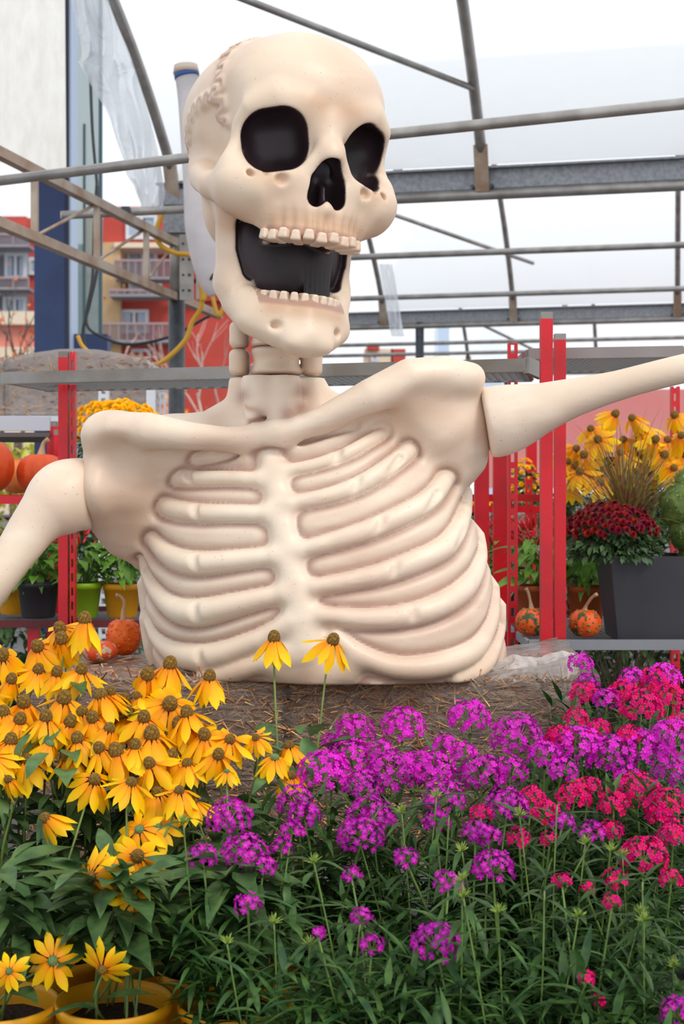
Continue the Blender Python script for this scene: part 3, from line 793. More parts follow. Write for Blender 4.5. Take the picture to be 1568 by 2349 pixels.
RIBS_R = [[(640, 1023, 14), (722, 1000, 15), (800, 974, 15)],
          [(650, 1080, 18), (720, 1066, 18), (790, 1042, 19), (850, 1010, 19), (892, 986, 16)],
          [(668, 1155, 22), (743, 1140, 23), (820, 1114, 25), (902, 1064, 26), (955, 1020, 24), (975, 985, 16)],
          [(692, 1262, 22), (784, 1236, 25), (868, 1207, 28), (980, 1152, 29), (1028, 1095, 26), (1045, 1050, 18)],
          [(725, 1347, 22), (824, 1329, 25), (905, 1308, 29), (1005, 1267, 31), (1048, 1230, 30), (1072, 1180, 26), (1078, 1130, 18)],
          [(740, 1412, 22), (845, 1421, 27), (950, 1410, 31), (1040, 1376, 33), (1092, 1332, 32), (1112, 1280, 26), (1108, 1230, 18)],
          [(770, 1462, 22), (824, 1503, 26), (906, 1533, 30), (1008, 1528, 34), (1098, 1492, 34), (1138, 1420, 28), (1142, 1350, 20)],
          [(1050, 1560, 24), (1120, 1530, 24), (1153, 1460, 18), (1158, 1390, 14)]]
STERNUM = [(606, 990, 28), (618, 1060, 30), (632, 1130, 33), (645, 1210, 34), (662, 1300, 36), (682, 1380, 40), (694, 1440, 48), (700, 1500, 46)]

def build_torso():
    F = Field((-0.80, 3.32, 0.70), (0.48, 4.32, 1.64), 0.0066)
    X, Y, Z = F.xyz(F.full())
    F.d = core(X, Y, Z).astype(np.float32)
    px = lambda d=3.85: d / FPX
    k1 = px()
    def pt(p, sink=.35, off=0):
        q = hit_core(p[0], p[1]); r = p[2] * k1
        n = Vector((0, 0, 0)); e = .004
        g = lambda a: float(core(np.array(a[0]), np.array(a[1]), np.array(a[2])))
        n = Vector((g((q.x + e, q.y, q.z)) - g((q.x - e, q.y, q.z)), g((q.x, q.y + e, q.z)) - g((q.x, q.y - e, q.z)), 0))
        n.normalize()
        q = q - n * (r * sink)
        return (q.x, q.y, q.z, r)
    # neck root and slopes
    def C(lst): return [tuple(P(a, b, d)) + (r * d / FPX,) for a, b, d, r in lst]
    F.d = np.maximum(F.d, (Z - (CZ + (HY - 950) * k1)) * .8)
    for ch, k in (
        ([(632, 880, 3.80, 62), (625, 960, 3.82, 75)], .05),
        ([(556, 880, 3.82, 32), (556, 960, 3.82, 36)], .03), ([(716, 885, 3.82, 32), (725, 950, 3.82, 36)], .03),
        ([(592, 882, 3.74, 40), (596, 928, 3.73, 44)], .02), ([(652, 882, 3.74, 40), (650, 926, 3.73, 44)], .02),
        # slopes from the neck to the shoulders
        ([(575, 955, 3.88, 60), (480, 995, 3.88, 48), (370, 1000, 3.85, 42), (270, 1000, 3.8, 42)], .05),
        ([(715, 950, 3.86, 55), (800, 950, 3.84, 42), (880, 925, 3.8, 42), (980, 885, 3.78, 42)], .05),
        # collar bones
        ([(600, 1002, 3.66, 20), (520, 1004, 3.65, 24), (430, 1000, 3.66, 33), (340, 988, 3.68, 42), (270, 988, 3.72, 44), (232, 996, 3.75, 40)], .085),
        ([(650, 990, 3.64, 18), (740, 957, 3.63, 26), (850, 908, 3.63, 40), (940, 870, 3.65, 48), (1020, 862, 3.68, 46), (1078, 866, 3.70, 34)], .085),
        # shoulder plates
        ([(250, 1010, 3.80, 50), (245, 1090, 3.82, 52), (250, 1170, 3.86, 58), (285, 1225, 3.9, 50)], .05),
        ([(320, 1040, 3.78, 60), (300, 1120, 3.82, 78), (310, 1200, 3.88, 66)], .06),
        ([(330, 1230, 3.92, 50), (335, 1275, 3.95, 30)], .05),
        ([(1052, 890, 3.76, 48), (1066, 960, 3.76, 48), (1078, 1020, 3.78, 44), (1076, 1050, 3.8, 40)], .05),
        ([(960, 930, 3.72, 62), (1000, 990, 3.74, 66), (1030, 1050, 3.8, 56), (1045, 1100, 3.86, 36)], .06)):
        put_chain(F, C(ch), k)
    for q in ((400, 1035, 3.82, 75), (470, 1000, 3.8, 50), (905, 985, 3.80, 70), (850, 960, 3.78, 50)):
        put_ell(F, tuple(P(*q[:3])), (q[3] * k1,) * 3, .05)
    put_ell(F, tuple(P(230, 1120, 3.8)), (.05, .10, .085), .04)
    put_ell(F, tuple(P(262, 1060, 3.68)), (.05, .03, .05), .05, cut=True)
    put_ell(F, tuple(P(1010, 930, 3.6)), (.07, .03, .04), .05, cut=True)
    base = F.d.copy()
    # ribs and breastbone
    ribs = np.full(F.d.shape, 9.0, np.float32)
    for r in RIBS_L + RIBS_R:
        C2 = catmull([(a, b, w) for a, b, w in r], 4)
        ch = [pt((a, b, w * (.84 if a < 660 else .76)), .22 + .5 * float(sstep(270, 400, abs(a - 725)))) for a, b, w in C2]
        for end in (0, -1):                      # carry the rib on round the flank towards the back
            a_, b_, w_ = r[end]
            if abs(a_ - 725) < 330: continue
            p = Vector(ch[end][:3]); rr = ch[end][3]; more = []
            for k in range(7):
                e = .004; g = lambda q: float(core(np.array(q[0]), np.array(q[1]), np.array(q[2])))
                nn = Vector((g((p.x + e, p.y, p.z)) - g((p.x - e, p.y, p.z)), g((p.x, p.y + e, p.z)) - g((p.x, p.y - e, p.z)), 0)).normalized()
                t = Vector((-nn.y, nn.x, 0)); t = t if t.y > 0 else -t
                p = p + t * .035 + Vector((0, 0, .016)); p = p - nn * (g(p) + rr * .62); rr *= .97; more.append((p.x, p.y, p.z, rr))
            ch = ch + more if end else more[::-1] + ch
        put_chain(F, ch, .010, A=ribs)
    C2 = catmull(STERNUM, 4)
    put_chain(F, [pt((a, b, w * .95), .62) for a, b, w in C2], .028, A=ribs)
    put_chain(F, [pt((a, b, w), .8) for a, b, w in ((700, 1500, 46), (640, 1535, 40), (720, 1550, 50), (790, 1540, 40))], .04, A=ribs)
    # the skin between the ribs is sunk a little near every rib
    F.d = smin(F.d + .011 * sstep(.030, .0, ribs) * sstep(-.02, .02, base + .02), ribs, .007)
    # joint marks across the ribs
    for (a, b, w, sl) in ((455, 1177, 26, 0), (455, 1293, 30, .1), (458, 1405, 34, .1), (470, 1512, 34, .3), (440, 1098, 20, 0),
                          (771, 1050, 18, -.3), (816, 1116, 25, -.2), (868, 1207, 28, -.2), (902, 1309, 29, -.1), (945, 1410, 30, .2),
                          (900, 1066, 26, -.5), (983, 1150, 30, -.4), (1046, 1233, 32, -.3), (1085, 1340, 32, .1), (1112, 1482, 34, .3)):
        v = Vector((math.sin(sl), math.cos(sl)))
        q = [pt((a + v.x * t, b + v.y * t, w), -.62) for t in (-w * .8, 0, w * .8)]
        put_chain(F, [(x, y, z, .0115) for x, y, z, _ in q], .008, cut=True)
    # flat foot of the bust, creases of the neck root
    zb = SK0.z
    F.d = np.maximum(F.d, (zb + .004) - Z)
    put_chain(F, C([(553, 878, 3.72, 5), (556, 940, 3.72, 6), (600, 955, 3.66, 5), (660, 948, 3.65, 5), (700, 930, 3.68, 6)]), .02, cut=True)
    put_chain(F, C([(690, 880, 3.70, 5), (684, 915, 3.69, 8), (705, 935, 3.68, 7)]), .02, cut=True)
    F.d = np.where(np.abs(X - P(635, 866, 3.8).x) < .17, np.maximum(F.d, Z - P(640, 866, 3.8).z), F.d)
    V, Q = nets(F)
    rb = sample(F, ribs, V)
    x, y, z = V.T
    top = P(640, 985, 3.6).z
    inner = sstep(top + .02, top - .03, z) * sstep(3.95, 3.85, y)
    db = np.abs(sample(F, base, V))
    wash = (sstep(.0004, .0055, rb) * sstep(.024, .005, rb) * .88 + .16 * sstep(.006, .02, rb)) * inner  # mauve airbrush in the grooves, strengthened to add shading contrast by colour
    tan = .08 + .14 * sstep(.01, .05, rb) * inner + .45 * np.exp(-((z - P(0, 1545, 3.6).z) / .05) ** 2)
    sh = np.exp(-(((x - P(300, 1180, 3.8).x) / .08) ** 2 + ((z - P(0, 1180, 3.8).z) / .1) ** 2))
    tan += .5 * sh + .5 * np.exp(-(((x - P(960, 960, 3.7).x) / .09) ** 2 + ((z - P(0, 950, 3.7).z) / .05) ** 2))
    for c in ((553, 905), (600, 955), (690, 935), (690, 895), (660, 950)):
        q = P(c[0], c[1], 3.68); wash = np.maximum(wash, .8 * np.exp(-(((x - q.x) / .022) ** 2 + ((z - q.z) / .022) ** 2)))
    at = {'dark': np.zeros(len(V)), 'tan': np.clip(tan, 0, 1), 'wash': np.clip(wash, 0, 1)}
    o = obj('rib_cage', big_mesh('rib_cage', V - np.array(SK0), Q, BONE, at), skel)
    o['label'] = 'moulded cream rib cage with mauve grooves'
build_torso()

def arm(secs, plane, label):
    """A long bone: capsules fused along the path, cut flat where it meets the shoulder."""
    C = [tuple(P(a, b, d)) + (r * d / FPX,) for a, b, d, r in secs]
    C = [tuple(c) for c in catmull(C, 5)]
    m = .12
    F = Field([min(c[i] for c in C) - m for i in range(3)], [max(c[i] for c in C) + m for i in range(3)], .0068)
    put_chain(F, C, 0)
    X, Y, Z = F.xyz(F.full())
    # soft hollow and ridge along the shaft
    F.d = F.d + (.004 * np.sin((X * 2.2 + Z * 7.5) * 3.1) * np.sin(Y * 23)).astype(np.float32)
    q, n = plane; n = Vector(n).normalized()
    F.d = -smin(-F.d, -((X - q.x) * n.x + (Y - q.y) * n.y + (Z - q.z) * n.z), .012)
    V, Q = nets(F)
    at = {'dark': np.zeros(len(V)), 'tan': np.clip(.22 + .2 * np.sin(V[:, 0] * 9 + V[:, 2] * 5), 0, 1), 'wash': np.zeros(len(V))}
    o = obj('upper_arm', big_mesh('upper_arm', V - np.array(SK0), Q, BONE, at), skel); o['label'] = label
arm([(255, 1134, 3.84, 76), (200, 1134, 3.82, 81), (168, 1136, 3.80, 83), (140, 1144, 3.78, 82), (112, 1166, 3.76, 66), (78, 1205, 3.74, 53), (45, 1255, 3.72, 48), (0, 1318, 3.70, 46), (-60, 1400, 3.68, 44), (-130, 1490, 3.66, 46), (-230, 1630, 3.64, 48), (-300, 1730, 3.62, 58), (-325, 1765, 3.62, 66)],
    (P(207, 1134, 3.80), (1, .05, .06)), 'cream arm bone hanging down')
arm([(1060, 980, 3.78, 74), (1112, 969, 3.76, 79), (1146, 965, 3.75, 80), (1184, 957, 3.74, 73), (1230, 942, 3.72, 60), (1290, 920, 3.70, 48), (1350, 902, 3.68, 41), (1430, 882, 3.66, 35), (1568, 846, 3.63, 31), (1700, 810, 3.61, 32), (1850, 770, 3.58, 36), (1960, 742, 3.56, 50), (2000, 732, 3.56, 56)],
    (P(1113, 968, 3.74), (-1, .05, -.18)), 'cream arm bone stretched out level')

def vertebra(blobs, cz, hh, name='neck_vertebra'):
    """blobs: (px, d, rx px, ry px) columns fused side by side, waisted half way up."""
    d0 = 3.8; k = d0 / FPX
    zc, h2 = CZ + (HY - cz) * k, hh * k
    xs = [(b[0] - CX) / FPX * b[1] for b in blobs]
    F = Field((min(xs) - .12, 3.55, zc - h2 - .03), (max(xs) + .12, 4.05, zc + h2 + .03), .0055)
    X, Y, Z = F.xyz(F.full())
    t = (Z - zc) / h2
    D = None
    for b, x0 in zip(blobs, xs):
        w = 1 - .16 * np.cos(np.clip(t, -1, 1) * math.pi / 2) ** 2 * b[4]
        r = np.sqrt(((X - x0) / (b[2] * k)) ** 2 + ((Y - b[1]) / (b[3] * k)) ** 2)
        e = (r - w) * min(b[2], b[3]) * k
        e = -smin(-e, -(np.abs(Z - zc) - h2 * b[5]), .022)
        D = e if D is None else smin(D, e, .004)
    F.d = D.astype(np.float32) + 0 * X
    V, Q = nets(F)
    x, y, z = V.T
    wash = .9 * sstep(.72, .98, np.abs(z - zc) / h2) * (y < 3.8)
    for a, b in zip(xs[:-1], xs[1:]):
        pass
    for i in range(len(xs) - 1):
        edge = xs[i] + np.sign(xs[i + 1] - xs[i]) * blobs[i][2] * k
        wash = np.maximum(wash, .75 * np.exp(-((x - edge) / .012) ** 2))
    at = {'dark': np.zeros(len(V)), 'tan': np.full(len(V), .45), 'wash': np.clip(wash, 0, 1)}
    return obj(name, big_mesh(name, V - np.array(SK0), Q, BONE, at), skel)
vertebra([(633, 3.80, 62, 70, 1, 1), (549, 3.83, 25, 38, .2, .97), (714, 3.83, 26, 40, .2, .95)], 830, 33)
vertebra([(633, 3.80, 62, 70, 1, 1), (549, 3.83, 24, 38, .2, .97), (714, 3.83, 24, 40, .2, .95)], 766, 33)
vertebra([(633, 3.82, 60, 66, 1, 1), (556, 3.86, 22, 36, .2, .9), (710, 3.86, 24, 40, .2, .9)], 700, 33)
# ------------------------------------------------------------------ red plant racks
REDP = mat('red_rack_paint', (206, 8, 30), .38, .0, rgb2=(178, 14, 28), scale=7, bump=.08, bscale=150, contrast=(.45, .75), detail=8)
SHELF = mat('shelf_steel', (150, 148, 146), .5, .45, rgb2=(126, 118, 110), scale=5, bump=.1, bscale=140)
SHELFB = mat('shelf_steel_grey', (150, 154, 160), .55, .3, rgb2=(134, 138, 146), scale=3)
MESHM = mat('expanded_mesh', (128, 130, 132), .5, .5)
def solid_post(parent, o, x, y, z0, z1, w, dp, m=REDP, name='post'):
    """A square tube post with a bare steel end."""
    p = MB().box((x - w / 2 - o.x, y - o.y, z0 - o.z), (x + w / 2 - o.x, y + dp - o.y, z1 - .02 - o.z)).build(name, m, parent)
    MB().box((x - w / 2 - o.x, y - o.y, z1 - .02 - o.z), (x + w / 2 - o.x, y + dp - o.y, z1 - o.z)).build('post_end', SHELF, p)
    return p
def slotted_post(parent, o, x, y, z0, z1, w, dp, pitch=.055, m=REDP, side=None):
    """An upright pierced by a row of long slots; side='x' turns the pierced face sideways."""
    p = MB()
    a, b = (w, dp) if side is None else (dp, w)
    p.box((x - w / 2 - o.x, y - o.y, z0 - o.z), (x - w / 2 + w * .28 - o.x, y + dp - o.y, z1 - o.z))
    p.box((x + w / 2 - w * .28 - o.x, y - o.y, z0 - o.z), (x + w / 2 - o.x, y + dp - o.y, z1 - o.z))
    z = z0
    while z < z1:
        p.box((x - w * .22 - o.x, y - o.y, z - o.z), (x + w * .22 - o.x, y + dp * .4 - o.y, min(z + pitch * .42, z1) - o.z)); z += pitch
    return p.build('slotted_post', m, parent)
def shelf(parent, o, A, B, depth, back, h=.038, mesh_on=True, m=SHELF, name='shelf', pitch=.042):
    """A wire-mesh shelf: front edge A-B, going back along `back` by depth; rims and an expanded-metal deck."""
    A = Vector(A) - o; B = Vector(B) - o; bk = Vector(back).normalized() * depth; t = (B - A).normalized()
    rim = MB()
    rim.bar(A, B, .012, h); rim.bar(A + bk, B + bk, .012, h); rim.bar(A, A + bk, .012, h * .8); rim.bar(B, B + bk, .012, h * .8)
    dz = Vector((0, 0, -h / 2 + .004))
    rim.bar(A + dz + bk * .02, B + dz + bk * .02, .03, .004)
    s = rim.build(name, m, parent)
    if mesh_on:
        wm = MB(); L = (B - A).length; D = depth; k = .62; p = pitch
        z = Vector((0, 0, -h / 2 + .006)); bn = bk.normalized()
        for sg in (1, -1):
            x = -D / k
            while x < L + D / k:
                x0, x1 = x, x + sg * D / k
                pts = []
                for xx, tt in ((x0, 0), (x1, 1)): pts.append((xx, tt))
                (xa, ta), (xb, tb) = pts
                lo, hi = 0.0, 1.0
                for bound, is_lo in ((0, True), (L, False)):
                    if abs(xb - xa) > 1e-6:
                        q = (bound - xa) / (xb - xa)
                        inside_a = xa >= 0 if is_lo else xa <= L
                        inside_b = xb >= 0 if is_lo else xb <= L
                        if not inside_a and not inside_b: lo, hi = 1, 0
                        elif not inside_a: lo = max(lo, q)
                        elif not inside_b: hi = min(hi, q)
                if hi > lo + .01:
                    a = A + z + t * (xa + (xb - xa) * lo) + bn * (D * lo); b = A + z + t * (xa + (xb - xa) * hi) + bn * (D * hi)
                    wm.bar(a, b, .0032, .003)
                x += p
        w = wm.build('mesh_deck', MESHM, s); w['kind'] = 'stuff'
    return s

# rack behind the skeleton with the long bare shelf
rk = empty('plant_rack', P(690, 1120, 4.9), label='red rack behind the skeleton carrying a long bare mesh shelf at neck height', cat='rack'); rk.location.z = 0; o = Vector(rk.location)
A, B = P(4, 868, 4.95), P(1206, 838, 4.35); zz = (A.z + B.z) / 2
sh = shelf(rk, o, A, B, .40, (.18, 1, 0), .042, pitch=.05)
MB().bar(B - o + Vector((.0, -.005, .0)), P(1240, 852, 4.42) - o, .02, .05).build('shelf_hook', SHELF, sh)
slotted_post(rk, o, P(1176, 0, 5.05).x, 5.05, 0, 1.765, .034, .03)
slotted_post(rk, o, P(150, 0, 5.02).x + .024, 5.02, 0, 1.733, .018, .04, .05)
solid_post(rk, o, P(146, 0, 5.02).x - .003, 5.022, 0, 1.733, .034, .04)

# rack on the right with the flowers
rb = empty('plant_rack', P(1400, 1120, 4.9), label='red rack on the far right holding the big black planter on its lower shelf', cat='rack'); rb.location.z = 0; o = Vector(rb.location)
solid_post(rb, o, P(1254, 0, 4.2).x, 4.2, 0, 1.771, .035, .035)
solid_post(rb, o, P(1285, 0, 4.78).x, 4.78, 0, 1.77, .037, .035)
for px_, d in ((1549, 6.0), (1790, 4.3), (1745, 6.0)):
    slotted_post(rb, o, P(px_, 0, d).x, d, 0, 1.68, .036, .03)
shelf(rb, o, P(1212, 1479, 4.74), P(1800, 1479, 4.74), .78, (0, 1, 0), .034, True, SHELFB)
s2 = shelf(rb, o, P(1211, 812, 4.95), P(1566, 806, 4.90), .62, (0, 1, 0), .038, True, mat('shelf_rust', (150, 142, 142), .5, .4, rgb2=(136, 122, 120), scale=3))

# rack in the gap between the ribs and the right rack
rc = empty('plant_rack', P(1130, 1120, 5.8), label='faded red rack between the rib cage and the tall red post', cat='rack'); rc.location.z = 0; o = Vector(rc.location)
solid_post(rc, o, P(1105, 0, 5.6).x, 5.6, 0, 1.42, .056, .04); solid_post(rc, o, P(1147, 0, 5.85).x, 5.85, 0, 1.55, .056, .04)
solid_post(rc, o, P(1219, 0, 6.9).x, 6.9, 0, 1.62, .05, .04); slotted_post(rc, o, P(1213, 0, 6.2).x, 6.2, 0, 1.3, .03, .03)
MB().bar(P(1040, 1142, 6.0) - o, P(1260, 1142, 6.0) - o, .03, .03).build('cross_bar', REDP, rc)
shelf(rc, o, P(1020, 1168, 6.3), P(1250, 1168, 6.3), .5, (0, 1, 0), .03, False, REDP)
shelf(rc, o, P(1020, 1440, 5.7), P(1200, 1440, 5.7), .6, (0, 1, 0), .03, True, SHELFB)

# rack on the left with pumpkins and pots
rl = empty('plant_rack', P(60, 1120, 5.3), label='red rack on the far left with pumpkins above and pepper pots below', cat='rack'); rl.location.z = 0; o = Vector(rl.location)
shelf(rl, o, P(-190, 1146, 5.2), P(145, 1146, 5.2), .55, (0, 1, 0), .032, False, REDP)
shelf(rl, o, P(-260, 1431, 5.1), P(330, 1431, 5.1), .6, (0, 1, 0), .026, True, mat('old_red_steel', (112, 40, 46), .6, .2, rgb2=(88, 36, 40), scale=12))
solid_post(rl, o, P(118, 0, 5.62).x, 5.62, 0, 1.515, .036, .04); solid_post(rl, o, P(132, 0, 5.58).x, 5.58, 0, 1.48, .03, .04)
MB().box((P(-300, 0, 5.6).x - o.x, 5.60 - o.y, P(0, 988, 5.6).z), (P(114, 0, 5.6).x - o.x, 5.62 - o.y, P(0, 956, 5.6).z)).build('top_rail', mat('pale_steel', (186, 190, 200), .5, .3), rl)
MB().box((P(-300, 0, 5.6).x - o.x, 5.605 - o.y, P(0, 1002, 5.6).z), (P(114, 0, 5.6).x - o.x, 6.3 - o.y, P(0, 992, 5.6).z)).build('top_deck', mat('dark_steel', (96, 90, 92), .6, .3), rl)
for x in (-150, 60): MB().box((P(x, 0, 5.1).x - o.x, 5.12 - o.y, 0), (P(x, 0, 5.1).x + .04 - o.x, 5.16 - o.y, P(0, 1431, 5.1).z)).build('leg', REDP, rl)

# ------------------------------------------------------------------ straw bales in stretch wrap
def straw_material(name, cols):
    m = bpy.data.materials.new(name); m.use_nodes = True; N = m.node_tree.nodes; L = m.node_tree.links; b = N['Principled BSDF']
    a = N.new('ShaderNodeAttribute'); a.attribute_name = 'rnd'; r = N.new('ShaderNodeValToRGB')
    e = r.color_ramp.elements; e[0].color = lin(cols[0]) + (1,); e[1].color = lin(cols[-1]) + (1,)
    for i, c in enumerate(cols[1:-1]): q = e.new((i + 1) / (len(cols) - 1)); q.color = lin(c) + (1,)
    L.new(a.outputs['Fac'], r.inputs[0]); L.new(r.outputs[0], b.inputs['Base Color']); b.inputs['Roughness'].default_value = .6
    return m
STRAW = straw_material('straw', [(104, 66, 44), (160, 110, 70), (196, 144, 96), (232, 192, 142)])
STRAWD = mat('straw_mat', (118, 78, 52), .9, rgb2=(156, 110, 74), scale=26, bump=1.0, bscale=60, stretch=(.4, 1, 1.4))
def bale(name, label, lo, hi, n, seed, bag=None, wrap=None):
    rng = random.Random(seed)
    c = Vector(((lo[0] + hi[0]) / 2, (lo[1] + hi[1]) / 2, lo[2]))
    t = empty(name, c, label=label, cat='straw bale')
    L, H = Vector(lo) - c, Vector(hi) - c
    bm = bmesh.new(); bmesh.ops.create_cube(bm, size=1)
    bmesh.ops.subdivide_edges(bm, edges=bm.edges[:], cuts=12, use_grid_fill=True)
    for v in bm.verts:
        q = Vector((L.x + (v.co.x + .5) * (H.x - L.x), L.y + (v.co.y + .5) * (H.y - L.y), L.z + (v.co.z + .5) * (H.z - L.z)))
        e = Vector((abs(v.co.x) > .47, abs(v.co.y) > .47, abs(v.co.z) > .47))
        if e.length > 1.2: q -= Vector((math.copysign(e.x, v.co.x), math.copysign(e.y, v.co.y), math.copysign(e.z, v.co.z))) * .018
        v.co = q + Vector((rng.uniform(-1, 1), rng.uniform(-1, 1), rng.uniform(-1, 1))) * .008
    me = bpy.data.meshes.new('straw_block'); bm.to_mesh(me); bm.free(); me.materials.append(STRAWD); obj('straw_block', me, t)
    V = []; Fq = []; rn = []
    for i in range(n):
        face = rng.random()
        if face < .62: p = Vector((rng.uniform(L.x, H.x), L.y - rng.uniform(-.005, .012), rng.uniform(L.z, H.z))); nrm = Vector((0, -1, 0))
        elif face < .84: p = Vector((rng.uniform(L.x, H.x), rng.uniform(L.y, H.y), H.z + rng.uniform(-.004, .012))); nrm = Vector((0, 0, 1))
        else: p = Vector((H.x + rng.uniform(-.004, .01) if rng.random() < .5 else L.x - rng.uniform(-.004, .01), rng.uniform(L.y, H.y), rng.uniform(L.z, H.z))); nrm = Vector((1, 0, 0))
        ang = rng.gauss(0, .55) if rng.random() < .75 else rng.uniform(0, 3.14)
        ax = Vector((1, 0, 0)) if abs(nrm.x) < .5 else Vector((0, 1, 0)); bx_ = nrm.cross(ax)
        dr = (ax * math.cos(ang) + bx_ * math.sin(ang) + nrm * rng.gauss(0, .16)).normalized()
        l = rng.uniform(.025, .10) / 2; w = rng.uniform(.0008, .0026)
        sd = dr.cross(nrm).normalized() * w; b0 = len(V)
        for q in (p - dr * l, p + dr * l): V += [q + sd, q - sd, q + nrm * w]
        Fq += [(b0, b0 + 2, b0 + 5, b0 + 3), (b0 + 2, b0 + 1, b0 + 4, b0 + 5), (b0 + 1, b0, b0 + 3, b0 + 4)]
        rn += [rng.random()] * 6
    s = obj('straw', big_mesh('straw', [tuple(v) for v in V], Fq, STRAW, {'rnd': rn}, False), t); s['kind'] = 'stuff'
    # wrap
    bm = bmesh.new(); bmesh.ops.create_cube(bm, size=1)
    bmesh.ops.subdivide_edges(bm, edges=bm.edges[:], cuts=22, use_grid_fill=True)
    for v in bm.verts:
        q = Vector((L.x + (v.co.x + .5) * (H.x - L.x), L.y + (v.co.y + .5) * (H.y - L.y), L.z + (v.co.z + .5) * (H.z - L.z)))
        q += Vector((math.copysign(abs(v.co.x) > .49, v.co.x), math.copysign(abs(v.co.y) > .49, v.co.y), math.copysign(abs(v.co.z) > .49, v.co.z) if v.co.z > 0 else 0)) * .014
        q += Vector((rng.uniform(-1, 1), rng.uniform(-1, 1), rng.uniform(-.6, .6))) * .0035
        if bag: q = bag(q, v.co, rng)
        v.co = q
    me = bpy.data.meshes.new('plastic_wrap'); bm.to_mesh(me); bm.free(); me.materials.append(wrap or WRAP)
    me.polygons.foreach_set('use_smooth', [True] * len(me.polygons)); obj('plastic_wrap', me, t)
    return t
def flare(q, u, rng):
    if u.x > .12:
        k = (u.x - .12) / .38
        if u.z > .05: q.z += .045 * k ** 1.3 * (u.z + .5) + .008 * math.sin(q.y * 40 + q.x * 25) * k
        q.x += .05 * k * max(0, u.z + .3) + .010 * math.sin(q.z * 50 + q.y * 30) * k
        q.y -= .02 * k * (u.y < -.4)
    return q
def mound(q, u, rng):
    if u.z > .3: q.z += .03 * math.cos(u.x * 3.0) - .05 * abs(u.x) ** 2 * 2
    return q
bale('straw_bale', 'plastic wrapped straw bale under the right half of the rib cage', (-.135, 3.60, .335), (.565, 4.10, .758), 11000, 1, flare)
bale('straw_bale', 'plastic wrapped straw bale under the left half of the rib cage, pumpkins on top', (-.79, 3.60, .335), (-.148, 4.10, .758), 9000, 2)
def bag_end():
    t = [o for o in bpy.data.objects if o.name == 'straw_bale'][0]; b0 = Vector(t.location)
    top = catmull([(1060, 1552), (1110, 1526), (1175, 1503), (1230, 1508), (1280, 1494), (1316, 1500), (1328, 1528)], 5); bot = catmull([(1060, 1566), (1120, 1572), (1190, 1590), (1250, 1610), (1290, 1640), (1300, 1610), (1316, 1560)], 5)
    n = 22; v = []; f = []; rng = random.Random(8)
    for side in (0, 1):
        for i in range(len(top)):
            for j in range(n):
                q = j / (n - 1); p = top[i] * (1 - q) + bot[i] * q
                puff = math.sin(math.pi * q) * .05 * (i / len(top) + .2) * (-1 if side == 0 else 1)
                w = .012 * math.sin(i * .9 + q * 7) * math.sin(q * 3.1) + .007 * math.sin(i * 2.3 - q * 13) + rng.uniform(-.003, .003)
                v.append(P(p[0], p[1] + 2 * math.sin(i * 1.7), 3.60 + .09 * (1 - q) + puff * (1 if side == 0 else 1.6) + w) - b0)
    k = len(top)
    for s in (0, 1):
        for i in range(k - 1):
            for j in range(n - 1):
                a = s * k * n + i * n + j; f.append((a, a + 1, a + n + 1, a + n))
    obj('loose_wrap_end', mesh('loose_wrap_end', v, f, film('crumpled_wrap', (252, 244, 240), .5, .5, .4, .2, wr=.45, wscale=12, milky=.7), True), t)
bag_end()
pal = empty('wooden_pallet', (-.1, 3.85, 0), label='wooden platform below the wrapped straw bales behind the flowers', cat='platform')
WOOD = mat('pallet_wood', (126, 100, 74), .85, rgb2=(100, 78, 58), scale=8, stretch=(1, 8, 8))
for k in range(6): MB().box((-.72, -.28 + k * .1, .312), (.70, -.20 + k * .1, .334)).build('plank', WOOD, pal)
for x in (-.7, -.04, .62): MB().box((x, -.27, 0), (x + .07, .30, .311)).build('bearer', WOOD, pal)
# bales on the high rack at the back left
bale('straw_bale', 'wrapped straw bale on the back rack, left of the dark post', (P(30, 0, 7.4).x, 7.3, P(0, 957, 7.4).z), (P(335, 0, 7.4).x, 7.9, P(0, 824, 7.4).z), 3000, 5, mound, WRAPB)
bale('straw_bale', 'wrapped straw bale on the back rack, cut off by the picture edge', (P(-190, 0, 7.4).x, 7.32, P(0, 957, 7.4).z), (P(22, 0, 7.4).x, 7.9, P(0, 828, 7.4).z), 1800, 6, mound, WRAPB)
WHT = mat('white_rack_paint', (214, 218, 226), .5, rgb2=(196, 200, 210), scale=6)
rw = empty('white_rack', P(150, 1120, 7.5), label='pale grey slotted rack holding the wrapped straw bales at the back left', cat='rack'); rw.location.z = 0; o = Vector(rw.location)
zt = P(0, 957, 7.4).z
MB().box((P(-300, 0, 7.4).x - o.x, 7.22 - o.y, zt - .05), (P(360, 0, 7.4).x - o.x, 7.95 - o.y, zt - .002)).build('deck', WHT, rw)
slotted_post(rw, o, P(237, 0, 7.1).x, 7.1, 0, P(0, 884, 7.1).z, .05, .04, .05, WHT)
solid_post(rw, o, P(345, 0, 7.1).x, 7.1, 0, P(0, 868, 7.1).z, .042, .04, WHT); slotted_post(rw, o, P(372, 0, 7.6).x, 7.6, 0, P(0, 900, 7.6).z, .03, .03, .05, WHT)
solid_post(rw, o, P(-150, 0, 7.1).x, 7.1, 0, P(0, 960, 7.1).z, .042, .04, WHT)
